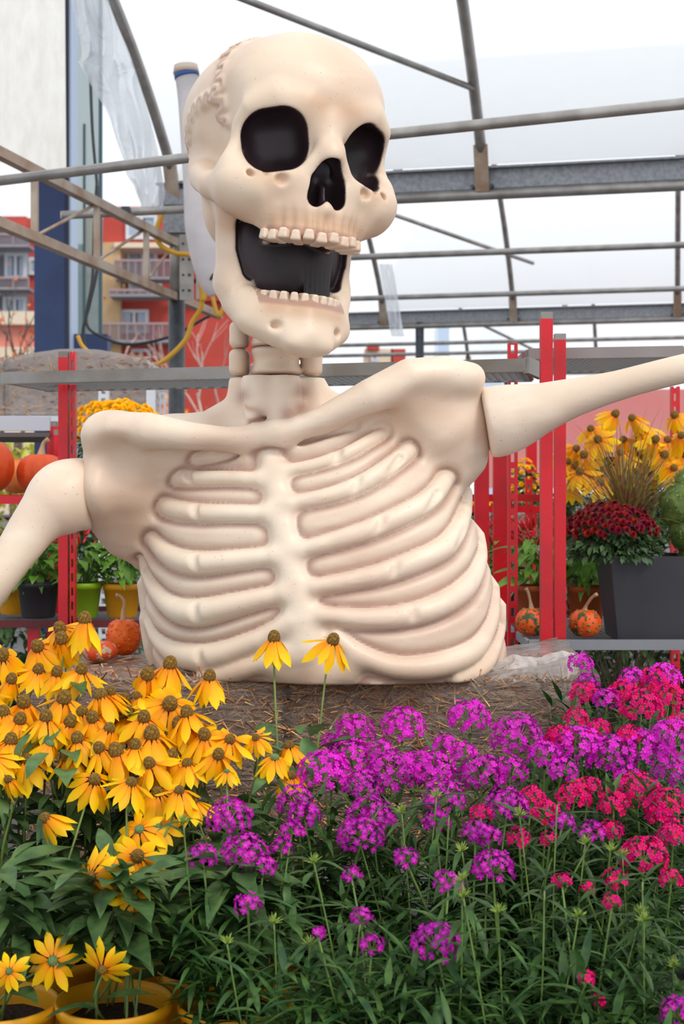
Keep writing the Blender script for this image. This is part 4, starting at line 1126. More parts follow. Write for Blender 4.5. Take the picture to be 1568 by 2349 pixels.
# ------------------------------------------------------------------ plant building blocks
def frame(dirv, up=(0, 0, 1)):
    """Rotation whose x axis is dirv and whose z axis leans to up."""
    x = Vector(dirv).normalized(); z = Vector(up); z = z - x * z.dot(x)
    if z.length < 1e-4: z = Vector((1, 0, 0)) - x * x.x
    z.normalize(); y = z.cross(x)
    return Matrix((x, y, z)).transposed()
def put(name, me, parent, loc, dirv, up=(0, 0, 1), s=1.0):
    o = bpy.data.objects.new(name, me); COL.objects.link(o); o.parent = parent
    M = frame(dirv, up).to_4x4(); M.translation = Vector(loc)
    o.matrix_basis = M @ Matrix.Diagonal((s, s, s, 1)) if not hasattr(s, '__len__') else M @ Matrix.Diagonal((*s, 1))
    return o
def leaf_geo(L, W, n=6, droop=.3, fold=.25, wave=0.0, peak=.45, tip=1.0):
    """Blade along +x from its stalk: three verts a row, folded on the midrib, bending down."""
    v = []; f = []
    for i in range(n + 1):
        t = i / n; x = L * t
        w = W / 2 * max(0.02, (t / peak) ** .6 if t < peak else max(0.0, 1 - ((t - peak) / (1 - peak)) ** (1.6 * tip)))
        z = -droop * L * t * t
        ww = wave * W * math.sin(t * 9)
        v += [(x, -w, z + fold * w + ww), (x, 0, z), (x, w, z + fold * w - ww)]
    for i in range(n):
        a = i * 3
        f += [(a, a + 3, a + 4, a + 1), (a + 1, a + 4, a + 5, a + 2)]
    return v, f
def grad_mat(name, c0, c1, length, rough=.5, trans=.25, vary=.15, c2=None, spec=.3):
    """Colour runs from c0 at the stalk to c1 at the tip (object x), each piece a little different."""
    m = bpy.data.materials.new(name); m.use_nodes = True; MATS[name] = m; N = m.node_tree.nodes; L = m.node_tree.links; b = N['Principled BSDF']
    tc = N.new('ShaderNodeTexCoord'); sx = N.new('ShaderNodeSeparateXYZ'); L.new(tc.outputs['Object'], sx.inputs[0])
    mr = N.new('ShaderNodeMapRange'); mr.inputs[2].default_value = length; L.new(sx.outputs[0], mr.inputs[0])
    r = N.new('ShaderNodeValToRGB'); r.color_ramp.elements[0].color = lin(c0) + (1,); r.color_ramp.elements[1].color = lin(c1) + (1,)
    if c2: q = r.color_ramp.elements.new(.5); q.color = lin(c2) + (1,)
    L.new(mr.outputs[0], r.inputs[0])
    oi = N.new('ShaderNodeObjectInfo'); hs = N.new('ShaderNodeHueSaturation'); L.new(r.outputs[0], hs.inputs['Color'])
    mv = N.new('ShaderNodeMapRange'); mv.inputs[3].default_value = 1 - vary; mv.inputs[4].default_value = 1 + vary; L.new(oi.outputs['Random'], mv.inputs[0]); L.new(mv.outputs[0], hs.inputs['Value'])
    mh = N.new('ShaderNodeMapRange'); mh.inputs[3].default_value = .5 - vary * .06; mh.inputs[4].default_value = .5 + vary * .06; L.new(oi.outputs['Random'], mh.inputs[0]); L.new(mh.outputs[0], hs.inputs['Hue'])
    L.new(hs.outputs[0], b.inputs['Base Color']); b.inputs['Roughness'].default_value = rough; b.inputs['Specular IOR Level'].default_value = spec
    t = N.new('ShaderNodeBsdfTranslucent'); L.new(hs.outputs[0], t.inputs[0]); mx = N.new('ShaderNodeMixShader'); mx.inputs[0].default_value = trans
    L.new(b.outputs[0], mx.inputs[1]); L.new(t.outputs[0], mx.inputs[2]); L.new(mx.outputs[0], N['Material Output'].inputs[0])
    return m
def leaf_mat(name, c1, c2, rough=.45, trans=.22, scale=25):
    """Leaf green with mottling; joined leaves vary through 'rnd'."""
    m = mat(name, c1, rough, rgb2=c2, scale=scale, trans=trans, spec=.35)
    N = m.node_tree.nodes; L = m.node_tree.links
    rp = [n for n in N if n.type == 'VALTORGB'][0]
    a = N.new('ShaderNodeAttribute'); a.attribute_name = 'rnd'; oi = N.new('ShaderNodeObjectInfo')
    ad = N.new('ShaderNodeMath'); ad.operation = 'MULTIPLY_ADD'; ad.inputs[1].default_value = .45; ad.inputs[2].default_value = .78
    ad2 = N.new('ShaderNodeMath'); ad2.operation = 'MULTIPLY_ADD'; ad2.inputs[1].default_value = .4; L.new(a.outputs['Fac'], ad.inputs[0])
    L.new(oi.outputs['Random'], ad2.inputs[0]); L.new(ad.outputs[0], ad2.inputs[2])
    hs = N.new('ShaderNodeHueSaturation'); L.new(rp.outputs[0], hs.inputs['Color']); L.new(ad2.outputs[0], hs.inputs['Value'])
    for n in N:
        if n.type in ('BSDF_PRINCIPLED',): L.new(hs.outputs[0], n.inputs['Base Color'])
        if n.type == 'BSDF_TRANSLUCENT': L.new(hs.outputs[0], n.inputs[0])
    return m
class Leaves:
    """Many blades joined into one mesh (too many to tell apart)."""
    def __init__(s): s.V = []; s.F = []; s.r = []; s.n = 0
    def add(s, geo, loc, dirv, up, sc, rnd):
        v, f = geo; A = np.array(v) * sc; R = np.array(frame(dirv, up))
        s.V.append(A @ R.T + np.array(loc)); s.F.append(np.array(f) + s.n); s.n += len(v); s.r.append(np.full(len(v), rnd))
    def build(s, name, m, parent):
        if not s.n: return None
        o = obj(name, big_mesh(name, np.concatenate(s.V), np.concatenate(s.F), m, {'rnd': np.concatenate(s.r)}), parent)
        o['kind'] = 'stuff'; return o
def pot(parent, r, h, m, z0=0.0, n=28, taper=.78, rim=.022, name='pot', soil=True):
    """Round nursery pot with a rolled rim; soil inside."""
    rb = r * taper
    prof = [(rb * .9, 0), (rb, .006), (r * .955, h - rim), (r * 1.0, h - rim), (r * 1.02, h - rim * .5), (r * 1.02, h), (r * .965, h), (r * .95, h - .012), (r * .93, h - rim * 1.6), (r * .9, h * .75), (.001, h * .74)]
    p = MB().lathe(prof, n, (0, 0, z0), closed=False).build(name, m, parent, True)
    if soil:
        v = []; rng = random.Random(int(r * 1e4)); f = []
        for i, rr in enumerate((0, .3, .6, .92)):
            for j in range(14):
                a = 2 * math.pi * j / 14; v.append((r * rr * math.cos(a), r * rr * math.sin(a), z0 + h - rim * 1.9 + rng.uniform(-.006, .006)))
        for i in range(3):
            for j in range(14): f.append((i * 14 + j, i * 14 + (j + 1) % 14, (i + 1) * 14 + (j + 1) % 14, (i + 1) * 14 + j))
        obj('soil', mesh('soil', v, f, SOIL, True), parent)
    return p
SOIL = mat('potting_soil', (38, 28, 24), .95, rgb2=(64, 50, 42), scale=90, bump=1.0, bscale=120)
POTY = mat('yellow_pot', (238, 170, 18), .45, rgb2=(226, 156, 14), scale=5)
POTK = mat('black_pot', (44, 44, 50), .5, rgb2=(54, 54, 60), scale=5); POTG = mat('lime_pot', (150, 196, 20), .45, rgb2=(140, 186, 16), scale=4); POTT = mat('terracotta_pot', (176, 84, 30), .6, rgb2=(160, 72, 26), scale=5)
STEM = mat('green_stem', (116, 136, 62), .5, rgb2=(92, 116, 54), scale=20); STEM2 = mat('dianthus_stem', (100, 130, 62), .5, rgb2=(112, 136, 66), scale=20)
LEAF_R = leaf_mat('coneflower_leaf', (58, 90, 50), (94, 122, 70)); LEAF_D = leaf_mat('dianthus_leaf', (34, 66, 34), (72, 104, 46)); LEAF_P = leaf_mat('pepper_leaf', (88, 136, 46), (122, 166, 66))
LEAF_M = leaf_mat('mum_leaf', (52, 78, 48), (76, 104, 62))

# ---- coneflowers
PETAL_M = grad_mat('coneflower_petal', (252, 138, 0), (255, 212, 12), .05, .5, .3, .10, (255, 186, 2))
CONE_M = mat('cone_brown', (164, 122, 30), .8, rgb2=(104, 74, 22), scale=260, bump=1.0, bscale=320, detail=2); CONEG_M = mat('cone_green', (122, 150, 92), .7, rgb2=(92, 122, 66), scale=220, bump=.8, bscale=300)
def petal_mesh(i, L, W, droop):
    v, f = leaf_geo(L, W, 5, droop, -.35, .03, .55, 1.25)
    v = [(x, y, z) for x, y, z in v]
    return mesh('petal', v, f, PETAL_M, True)
PETALS = [petal_mesh(i, L, W, d) for i, (L, W, d) in enumerate(((.060, .0225, .12), (.057, .021, .32), (.063, .023, .24), (.053, .020, .5)))]
def cone_mesh(r, h, m):
    prof = [(r * .75, -.004), (r, 0), (r * 1.02, h * .25), (r * .93, h * .55), (r * .68, h * .83), (r * .32, h * .97), (.0005, h)]
    return MB().lathe(prof, 14).mesh('flower_cone', m, True)
CONES = [cone_mesh(.0125, .0205, CONE_M), cone_mesh(.0115, .015, CONE_M), cone_mesh(.0095, .0075, CONEG_M)]
def cone_flower(plant, loc, face, size, droop, kind, rng):
    """A flower head: the cone is the part, its petals the sub-parts."""
    c = put('flower_cone', CONES[kind], plant, loc, Vector(face).cross(Vector((.3, .9, .1))), face, size)
    n = rng.choice((11, 12, 13, 14)) if kind < 2 else 11
    for k in range(n):
        a = 2 * math.pi * k / n + rng.uniform(-.12, .12); dr = droop + rng.gauss(0, .13)
        d = Vector((math.cos(a) * math.cos(dr), math.sin(a) * math.cos(dr), -math.sin(dr)))
        r0 = .0095 if kind < 2 else .006
        up = Vector((math.cos(a) * math.sin(dr), math.sin(a) * math.sin(dr), math.cos(dr))) + Vector((-math.sin(a), math.cos(a), 0)) * rng.gauss(0, .18)
        put('petal', PETALS[rng.randrange(4)], c, (math.cos(a) * r0, math.sin(a) * r0, .0015), d, up, rng.uniform(.85, 1.08) * (1 if kind < 2 else .86))
    return c
def stem_curve(a, b, bend, n=7):
    a, b = Vector(a), Vector(b); out = []
    for i in range(n):
        t = i / (n - 1); p = a.lerp(b, t); p.x += bend[0] * math.sin(math.pi * t) * (1 - t * .4); p.y += bend[1] * math.sin(math.pi * t); out.append(p)
    return out
RL = [leaf_geo(.125, .052, 8, .4, .22, .04, .45), leaf_geo(.10, .045, 8, .7, .18, .06, .42), leaf_geo(.14, .046, 8, .25, .3, .04, .4), leaf_geo(.085, .038, 8, .9, .2, .06, .5)]
RLM = [mesh('leaf', v, f, LEAF_R, True) for v, f in RL]
def coneflower_plant(label, px, d, zr, flowers, seed, r=.109, h=None, group='coneflowers in yellow pots', nleaf=22, nfill=70, potm=None, low=-.01):
    rng = random.Random(seed)
    base = P(px, 1120, d); base.z = 0
    z0 = 0.0; h = h or zr
    t = empty('potted_coneflower', base, label=label, cat='potted flower', group=group)
    pot(t, r, h, potm or POTY, zr - h)
    ends = []
    for (fx, fy, fd, size, droop, kind, fc) in flowers:
        e = P(fx, fy, fd) - base
        a = Vector((rng.uniform(-.5, .5) * r, rng.uniform(-.5, .5) * r, zr - .03))
        C = stem_curve(a, e, (rng.uniform(-.03, .03), rng.uniform(-.03, .03)))
        f = Vector(fc).normalized()
        C[-1] = e - f * .002; C[-2] = C[-2].lerp(e - f * .05, .5)
        C = [Vector(c) for c in catmull(C, 3)]
        MB().tube(C, [.0030 - .0008 * i / len(C) for i in range(len(C))], 6).build('stem', STEM, t, True)
        cone_flower(t, e, f, size, droop, kind, rng); ends.append((C, e))
        for k in range(2):
            i = int(len(C) * rng.uniform(.3, .75)); an = rng.uniform(0, 6.28)
            put('leaf', RLM[rng.randrange(4)], t, C[i], (math.cos(an), math.sin(an), rng.uniform(.1, .7)), (0, 0, 1), rng.uniform(.55, .95))
    top = max((e.z for _, e in ends), default=zr + .25)
    for k in range(nleaf):
        an = rng.uniform(0, 6.28) if k % 2 else rng.uniform(3.6, 5.8); zz = rng.uniform(zr + low, zr + (top - zr) * .62); rr = rng.uniform(.02, .075)
        put('leaf', RLM[rng.randrange(4)], t, (math.cos(an) * rr, math.sin(an) * rr, zz), (math.cos(an), math.sin(an), rng.uniform(-.35 + low * 5, .8)), (rng.uniform(-.3, .3), rng.uniform(-.3, .3), 1), rng.uniform(.7, 1.15))
    lv = Leaves()
    for k in range(nfill):
        an = rng.uniform(0, 6.28); zz = rng.uniform(zr + low, zr + (top - zr) * .7); rr = rng.uniform(.0, .09)
        lv.add(RL[rng.randrange(4)], (math.cos(an) * rr, math.sin(an) * rr, zz), (math.cos(an), math.sin(an), rng.uniform(-.5 + low * 6, .9)), (rng.uniform(-.4, .4), rng.uniform(-.4, .4), 1), rng.uniform(.6, 1.0), rng.random())
    lv.build('foliage', LEAF_R, t)
    return t

# ---- dianthus
def floret_mat(name, c_in, c_out, hue):
    m = grad_mat(name, c_in, c_out, .0075, .55, .2, hue, None, .2); return m
def radial_mat(name, c0, c1, rad, vary):
    """Colour from the eye of a floret to its rim."""
    m = grad_mat(name, c0, c1, rad, .55, .2, vary, None, .2); N = m.node_tree.nodes; L = m.node_tree.links
    mr = [n for n in N if n.type == 'MAP_RANGE'][0]; tc = [n for n in N if n.type == 'TEX_COORD'][0]
    ln = N.new('ShaderNodeVectorMath'); ln.operation = 'LENGTH'; L.new(tc.outputs['Object'], ln.inputs[0]); L.new(ln.outputs['Value'], mr.inputs[0]); return m
PUR = radial_mat('purple_floret', (224, 80, 196), (188, 0, 172), .0055, .22); CRI = radial_mat('crimson_floret', (204, 0, 92), (234, 0, 120), .006, .18)
PURJ = leaf_mat('purple_floret_mass', (178, 0, 162), (214, 26, 190), .55, .2, 90); CRIJ = leaf_mat('crimson_floret_mass', (220, 0, 104), (236, 14, 126), .55, .2, 90)
def floret_geo(r=.0072, cup=.25):
    v = [(0, 0, 0)]; f = []
    for k in range(5):
        a = 2 * math.pi * k / 5; b0 = len(v)
        for da, rr in ((-.50, .62), (-.42, .98), (-.2, .90), (0, 1.04), (.2, .90), (.42, .98), (.50, .62)):
            z = cup * r * (rr ** 2) * (1 if abs(da) < .3 else .8); v.append((r * rr * math.cos(a + da), r * rr * math.sin(a + da), z - (.0004 if k % 2 else 0)))
        f += [(0, b0, b0 + 1, b0 + 2), (0, b0 + 2, b0 + 3, b0 + 4), (0, b0 + 4, b0 + 5, b0 + 6)]
    return v, f
FG = [floret_geo(.0082, .15), floret_geo(.0078, .45), floret_geo(.0076, -.2)]
FM = {'p': [mesh('floret', v, f, PUR, False) for v, f in FG], 'c': [mesh('floret', v, f, CRI, False) for v, f in FG]}
DL = [leaf_geo(.062, .0125, 5, .35, .25, .0, .35), leaf_geo(.052, .0105, 5, .75, .2, .0, .4), leaf_geo(.07, .0125, 5, .15, .3, .0, .35), leaf_geo(.045, .012, 5, 1.0, .2, .0, .4)]
DLM = [mesh('leaf', v, f, LEAF_D, True) for v, f in DL]
def flower_cluster(t, loc, R, col, rng, single):
    """Domed head of fringed florets on a spiky green calyx."""
    cal = MB()
    for k in range(12):
        a = rng.uniform(0, 6.28); e = rng.uniform(.15, 1.2); d = Vector((math.cos(a) * math.cos(e), math.sin(a) * math.cos(e), math.sin(e)))
        cal.tube([Vector((0, 0, -.008)), d * (R * .8)], [.0014, .0007], 4)
    for k in range(8):
        a = rng.uniform(0, 6.28); cal.tube([Vector((0, 0, -.004)), Vector((math.cos(a) * R * .75, math.sin(a) * R * .75, -R * .12))], [.0022, .0003], 3)
    c = cal.build('flower_cluster', STEM2, t, False, loc)
    n = max(6, int(1.55 * (R / .0066) ** 2)); lv = Leaves(); M = FM[col]
    for i in range(n):
        q = (i + .5) / n; zc = 1 - q * 1.35; an = i * 2.39996 + rng.uniform(-.25, .25); s = math.sqrt(max(0, 1 - zc * zc))
        nrm = Vector((math.cos(an) * s, math.sin(an) * s, zc)); p = Vector((nrm.x * R, nrm.y * R, nrm.z * R * .92 + R * .02)) * rng.uniform(.90, 1.06)
        nn = (nrm + Vector((rng.uniform(-.4, .4), rng.uniform(-.4, .4), rng.uniform(-.2, .45)))).normalized()
        tan = nn.cross(Vector((rng.uniform(-1, 1), rng.uniform(-1, 1), .3)))
        if single: put('floret', M[rng.randrange(3)], c, p, tan, nn, rng.uniform(.85, 1.12))
        else: lv.add(FG[rng.randrange(3)], p, tan, nn, rng.uniform(.85, 1.12), rng.random())
    if not single:
        # quads only: pad triangles are not used here
        o = lv.build('florets', PURJ if col == 'p' else CRIJ, c)
    return c
def dianthus_plant(label, px, d, col, clusters, seed, group, nfill=150, top=None, stalks=0, buds=0):
    rng = random.Random(seed); base = P(px, 1120, d); base.z = 0
    t = empty('potted_dianthus', base, label=label, cat='potted flower', group=group)
    pot(t, .062, .2, POTK, 0, 18); zr = .19
    lv = Leaves(); tops = []
    for (cx, cy, cd, rp, single) in clusters:
        e = P(cx, cy, cd) - base; R = rp * cd / FPX
        a = Vector((rng.uniform(-.04, .04), rng.uniform(-.04, .04), zr)); C = [Vector(c) for c in catmull(stem_curve(a, e + Vector((0, 0, -.006)), (rng.uniform(-.02, .02), rng.uniform(-.02, .02))), 3)]
        MB().tube(C, .0023, 5).build('stem', STEM2, t, True); flower_cluster(t, e, R, col, rng, single); tops.append(e.z)
        an = rng.uniform(0, 3.1); L = len(C)
        for k, fr in enumerate((.96, .86, .75, .63, .5, .38)):
            p = C[int((L - 1) * fr)]; an += 1.5
            for s in (0, math.pi):
                dv = (math.cos(an + s), math.sin(an + s), rng.uniform(.25, .9)); sc = rng.uniform(.7, 1.0) * (.75 if fr > .9 else 1.05)
                if fr > .45: put('leaf', DLM[rng.randrange(4)], t, p, dv, (0, 0, 1), sc)
                else: lv.add(DL[rng.randrange(4)], p, dv, (0, 0, 1), sc, rng.random())
    tp = top or (max(tops) if tops else .45)
    for k in range(stalks):                     # long bare stalks with a few leaf pairs, some ending in a green bud head
        e = Vector((rng.uniform(-.12, .12), rng.uniform(-.06, .06), tp * rng.uniform(.92, 1.12))); a = e * .35; a.z = zr
        C = [Vector(c) for c in catmull(stem_curve(a, e, (rng.uniform(-.02, .02), 0)), 3)]
        MB().tube(C, .0017, 5).build('stem', STEM2, t, True); an = rng.uniform(0, 3)
        for fr in (1.0, .97, .88, .74, .58):
            p = C[int((len(C) - 1) * fr)]; an += 1.5
            for s in (0, math.pi): put('leaf', DLM[rng.randrange(4)], t, p, (math.cos(an + s), math.sin(an + s), rng.uniform(.2, .7)), (0, 0, 1), rng.uniform(.9, 1.25))
        if k < buds:
            bd = MB()
            for j in range(26):
                a2 = rng.uniform(0, 6.28); el = rng.uniform(.2, 1.5); dv = Vector((math.cos(a2) * math.cos(el), math.sin(a2) * math.cos(el), math.sin(el)))
                bd.tube([dv * .003, dv * rng.uniform(.012, .02)], [.0016, .0004], 3)
            b_ = bd.build('bud_head', mat('bud_green', (146, 166, 70), .5, rgb2=(120, 146, 60), scale=30), t, False, e); b_['kind'] = 'stuff'
    # leafy shoots without flowers
    ns = nfill // 12
    for k in range(ns):
        a0 = rng.uniform(0, 6.28); r1 = rng.uniform(.03, .16); hz = rng.uniform(.45, .93) * (tp - .03 - zr) + zr
        e = Vector((math.cos(a0) * r1, math.sin(a0) * r1, hz)); a = e * .3; a.z = zr
        an = rng.uniform(0, 3)
        for i in range(7):
            p = a.lerp(e, .3 + .7 * i / 6); an += 1.4
            for s in (0, math.pi):
                lv.add(DL[rng.randrange(4)], p, (math.cos(an + s), math.sin(an + s), rng.uniform(.1, 1.1) + (.8 if i == 6 else 0)), (0, 0, 1), rng.uniform(.75, 1.3), rng.random())
    lv.build('foliage', LEAF_D, t)
    return t
# ------------------------------------------------------------------ coneflowers in front, left
_rng = random.Random(11)
def CF(x, y, size=1.0, droop=.75, kind=0, face=None, d=None):
    """Flower seen at (x, y); rows lower in the picture stand nearer."""
    if d is None: d = float(np.interp(y, [1420, 1560, 1700, 1850, 2000, 2250], [3.22, 3.12, 2.98, 2.82, 2.66, 2.52])) + _rng.uniform(-.04, .04)
    if face is None: face = (_rng.uniform(-.45, .45), _rng.uniform(-.65, -.05), 1)
    return (x, y, d, size * 1.1, droop, kind, face)
ROWS = {
 'a': [CF(3, 1506, 1.1, .35, 0, (.5, -.7, .8)), CF(25, 1562, .9, 1.1), CF(55, 1616, 1.08, .85), CF(25, 1703, 1.0, .5), CF(-30, 1600), CF(-10, 1660, 1, .4), CF(86, 1540, .9, .6), CF(70, 1690, .95, .5, 1), CF(20, 1790, .7, 1.0, 1), CF(-20, 1740, 1, .5), CF(45, 1655, 1, .5), CF(60, 1745, 1, .5, 1), CF(10, 1640, 1, .6)],
 'b': [CF(88, 1486, 1.08, .45, 0, (-.2, -.75, .7)), CF(139, 1446, 1.05, .5, 0, (-.2, -.5, .9)), CF(143, 1470, 1.1, 1.15), CF(195, 1426, 1.1, .95, 0, (0, -.12, 1)), CF(146, 1607, 1.15, .7), CF(186, 1541, .95, .5, 0, (.3, -.3, 1)), CF(114, 1707, .9, .75, 2), CF(232, 1598, 1.15, .8, 1), CF(160, 1660, 1, .6), CF(105, 1650, 1, .7), CF(190, 1635, 1, .5, 1), CF(130, 1545, .9, .6), CF(215, 1650, 1, .5), CF(155, 1740, .9, .6), CF(180, 1700, 1, .5)],
 'c': [CF(338, 1552, 1.1, .9), CF(389, 1529, 1.12, .8, 0, (.15, -.2, 1)), CF(480, 1557, 1.0, .75, 0, (.1, -.2, 1)), CF(389, 1618, 1.2, .3, 0, (.2, -.8, .7)), CF(366, 1605, .9, .5), CF(291, 1641, 1.15, .55, 0, (0, -.2, 1)), CF(255, 1592, .8, .6), CF(320, 1600, .9, .5, 1), CF(430, 1640, 1, .5), CF(470, 1690, 1, .4), CF(330, 1650, 1, .5), CF(410, 1665, 1, .6), CF(285, 1610, 1, .5)],
 'd': [CF(446, 1661, 1.15, .45, 2, (.1, -.6, .9)), CF(348, 1690, 1.2, .45, 0, (0, -.3, 1)), CF(250, 1674, 1.0, .8, 1), CF(268, 1729, 1.15, .8), CF(391, 1740, 1.1, .6, 0, (0, -.25, 1)), CF(527, 1698, .9, .4, 1, (.2, -.6, .8)), CF(464, 1722, 1.0, .6, 1), CF(587, 1694, .65, .4, 1), CF(664, 1713, .85, .6, 1), CF(630, 1738, .9, .55, 2, (0, -.5, 1)), CF(668, 1781, .8, .8, 1), CF(500, 1735, .9, .6), CF(310, 1715, .9, .6), CF(430, 1755, .9, .6, 1), CF(230, 1720, .9, .5), CF(345, 1755, .9, .5)],
 'e': [CF(628, 1468, 1.0, .78, 0, (.05, -.15, 1), 3.1), CF(762, 1473, 1.0, .45, 0, (.3, -.35, .9), 3.1)],
 'f': [CF(107, 1878, .9, .9, 1, (-.6, -.2, .5)), CF(121, 2204, .92, .15, 2, (.1, -.95, .35)), CF(21, 2228, .6, .1, 2, (.1, -.9, .4)), CF(216, 1790, 1.0, .5, 1, (.35, -.6, .7))],
 'g': [CF(320, 1903, .95, .15, 2, (-.2, -.7, .7)), CF(359, 1894, .98, .2, 2, (.1, -.6, .8)), CF(314, 1966, .95, .45, 0, (.3, -.75, .6)), CF(262, 1993, .85, .3, 2, (.1, -.8, .5)), CF(211, 2011, .9, .3, 1, (-.5, -.7, .1)), CF(307, 2061, .78, .25, 2, (.1, -.8, .6)), CF(236, 2222, .7, .2, 1, (-.2, -.5, -.3)), CF(300, 1798, .9, .5, 1), CF(361, 1821, .95, .45, 1, (0, -.4, 1)), CF(411, 1816, .8, .5, 1)],
 'h': [CF(443, 1842, .8, .5, 1), CF(520, 1770, .6, .5, 2)]}
coneflower_plant('orange coneflower in a yellow pot in the bottom left corner', 0, 2.68, .284, ROWS['f'], 21, nleaf=34, nfill=80, low=.10)
coneflower_plant('orange coneflower whose yellow pot shows whole at the bottom, bright soil rim', 262, 2.68, .288, ROWS['g'], 22, nleaf=38, nfill=70, low=.11)
coneflower_plant('orange coneflower in the yellow pot just left of the purple flowers', 540, 2.70, .280, ROWS['h'], 23, nleaf=36, nfill=90, low=.10)
coneflower_plant('orange coneflower at the left edge behind the front pots', -20, 3.0, .27, ROWS['a'], 24, nleaf=30, nfill=110)
coneflower_plant('tall orange coneflower reaching up to the small pumpkins', 150, 3.02, .27, ROWS['b'], 25, nleaf=30, nfill=110)
coneflower_plant('orange coneflower with blooms against the lower left ribs', 350, 3.05, .27, ROWS['c'], 26, nleaf=30, nfill=110)
coneflower_plant('wide orange coneflower spreading to the right below the rib cage', 480, 2.94, .265, ROWS['d'], 27, nleaf=34, nfill=120)
coneflower_plant('coneflower with two single tall blooms in front of the breastbone', 690, 3.06, .26, ROWS['e'], 28, nleaf=14, nfill=50)

# ------------------------------------------------------------------ dianthus in front, right
def dd(y): return float(np.interp(y, [1510, 1600, 1660, 1760, 1880, 2000, 2120, 2300], [3.5, 3.34, 3.12, 2.98, 2.76, 2.58, 2.42, 2.34]))
_PUR = [(1076,1643,45),(1186,1690,58),(1021,1706,30),(1250,1730,36),(1328,1710,52),(1403,1734,56),(1478,1718,52),(1541,1698,56),(1104,1773,48),(1171,1765,36),(989,1765,52),(1017,1824,45),(1163,1844,45),
 (1332,1517,28),(1522,1549,36),(1348,1560,24),(1450,1549,26),(1391,1600,30),(924,1662,48),(813,1676,44),(744,1772,58),(806,1738,48),(897,1772,56),(955,1764,48),(679,1837,40),(851,1868,50),(832,1799,44),(698,1864,34),
 (526,1875,50),(561,1953,48),(465,1961,30),(603,1980,28),(645,1938,24),(668,1900,26),(829,1915,50),(932,1965,26),(568,2072,30),(806,2000,20),(829,2099,22),(852,2164,28),(729,2133,12),(1000,2161,52),(1130,1986,44),(1028,2020,30),
 (1556,2320,40),(1090,1905,30),(1120,1915,28),(1540,1770,40),(1290,1760,34),(1440,1776,30),(1000,1880,30),(1060,1720,26),(760,1700,24),(870,1720,30),(1290,1880,26),(1360,1905,28)]
_CRI = [(1340,1588,32),(1470,1620,48),(1533,1600,40),(1281,1687,32),(1372,1667,26),(1218,1824,28),(1317,1824,38),(1407,1840,34),(1458,1813,50),(1529,1848,48),(1253,1860,32),(1100,1860,22),(1514,1870,30),(1475,1961,50),(1543,1912,35),
 (1411,2012,26),(1288,2014,20),(1343,2033,18),(1343,2238,18),(1373,2290,15),(1403,2063,20),(1190,1918,26),(1500,1560,34),(1350,1800,26),(1440,1680,26),(1430,1585,34),(1400,1900,26),(1320,1640,26),(1556,1660,28),(1260,1920,18),(1538,2010,24)]
PPL = [(560,2.62,'purple dianthus closest to the coneflowers on its left'), (740,2.9,'full purple dianthus in the middle, below the tall single coneflowers'), (890,2.95,'purple dianthus below the middle of the straw bales'),
 (830,2.44,'sparse purple dianthus low in the middle foreground'), (1005,2.42,'purple dianthus with one round half-open head low in front'), (1070,3.02,'purple dianthus topped by a ball-shaped head before the right bale'), (1130,2.66,'purple dianthus with faded brown florets, low right of centre'),
 (1220,3.06,'purple dianthus right in front of the end of the right bale'), (1400,3.08,'purple dianthus in a level row before the crimson ones'), (1540,3.06,'purple dianthus by the right edge, higher of the two there'), (1575,2.38,'purple dianthus cut off in the bottom right corner'),
 (1345,3.52,'purple dianthus beside the flared end of the bale plastic'), (1500,3.52,'purple dianthus below the grey shelf at the right edge')]
CPL = [(1465,2.62,'crimson dianthus with a large dome, low at the right'), (1300,2.84,'crimson dianthus in the second row, left of the other crimson ones'), (1480,2.88,'wide crimson dianthus in the second row at the right edge'), (1190,2.82,'small crimson dianthus among the purple ones'),
 (1345,2.40,'crimson dianthus nearly out of bloom, low in front'), (1460,3.36,'crimson dianthus at the back under the grey shelf'), (1300,3.28,'crimson dianthus at the back beside the straw bale')]
def grow(cl, pl, col, seed, group):
    sets = [[] for _ in pl]
    for (x, y, r) in cl:
        d = dd(y) + .03 * math.sin(x * .7 + y)
        i = min(range(len(pl)), key=lambda k: (abs((pl[k][0] - CX) / FPX * pl[k][1] - (x - CX) / FPX * d)) + abs(pl[k][1] - d) * 1.1)
        sets[i].append((x, y + 8, d, r * 1.06, y > 1780 or r < 25 or col == 'c'))
    for k, (px, d, lb) in enumerate(pl):
        dianthus_plant(lb, px, d, col, sets[k], seed + k, group, nfill=300 if d < 2.7 else 540, top=None if sets[k] else .5, stalks=1 if d < 2.8 else 0, buds=1)
grow(_PUR, PPL, 'p', 100, 'purple dianthus'); grow(_CRI, CPL, 'c', 200, 'crimson dianthus')
# leafy plants not yet in flower filling the front row
for k, (px, d, lb) in enumerate(((680, 2.42, 'leafy dianthus without blooms, low left of centre'), (1180, 2.38, 'leafy dianthus without blooms, low right of centre'), (1500, 2.38, 'leafy dianthus without blooms, low near the right corner'),
                                 (960, 2.68, 'leafy dianthus without blooms in the middle of the bed'), (1300, 2.6, 'leafy dianthus with long bare stalks right of the middle'))):
    dianthus_plant(lb, px, d, 'p', [], 300 + k, 'dianthus without blooms', 260, top=.52 if d < 2.5 else .6, stalks=4, buds=3)
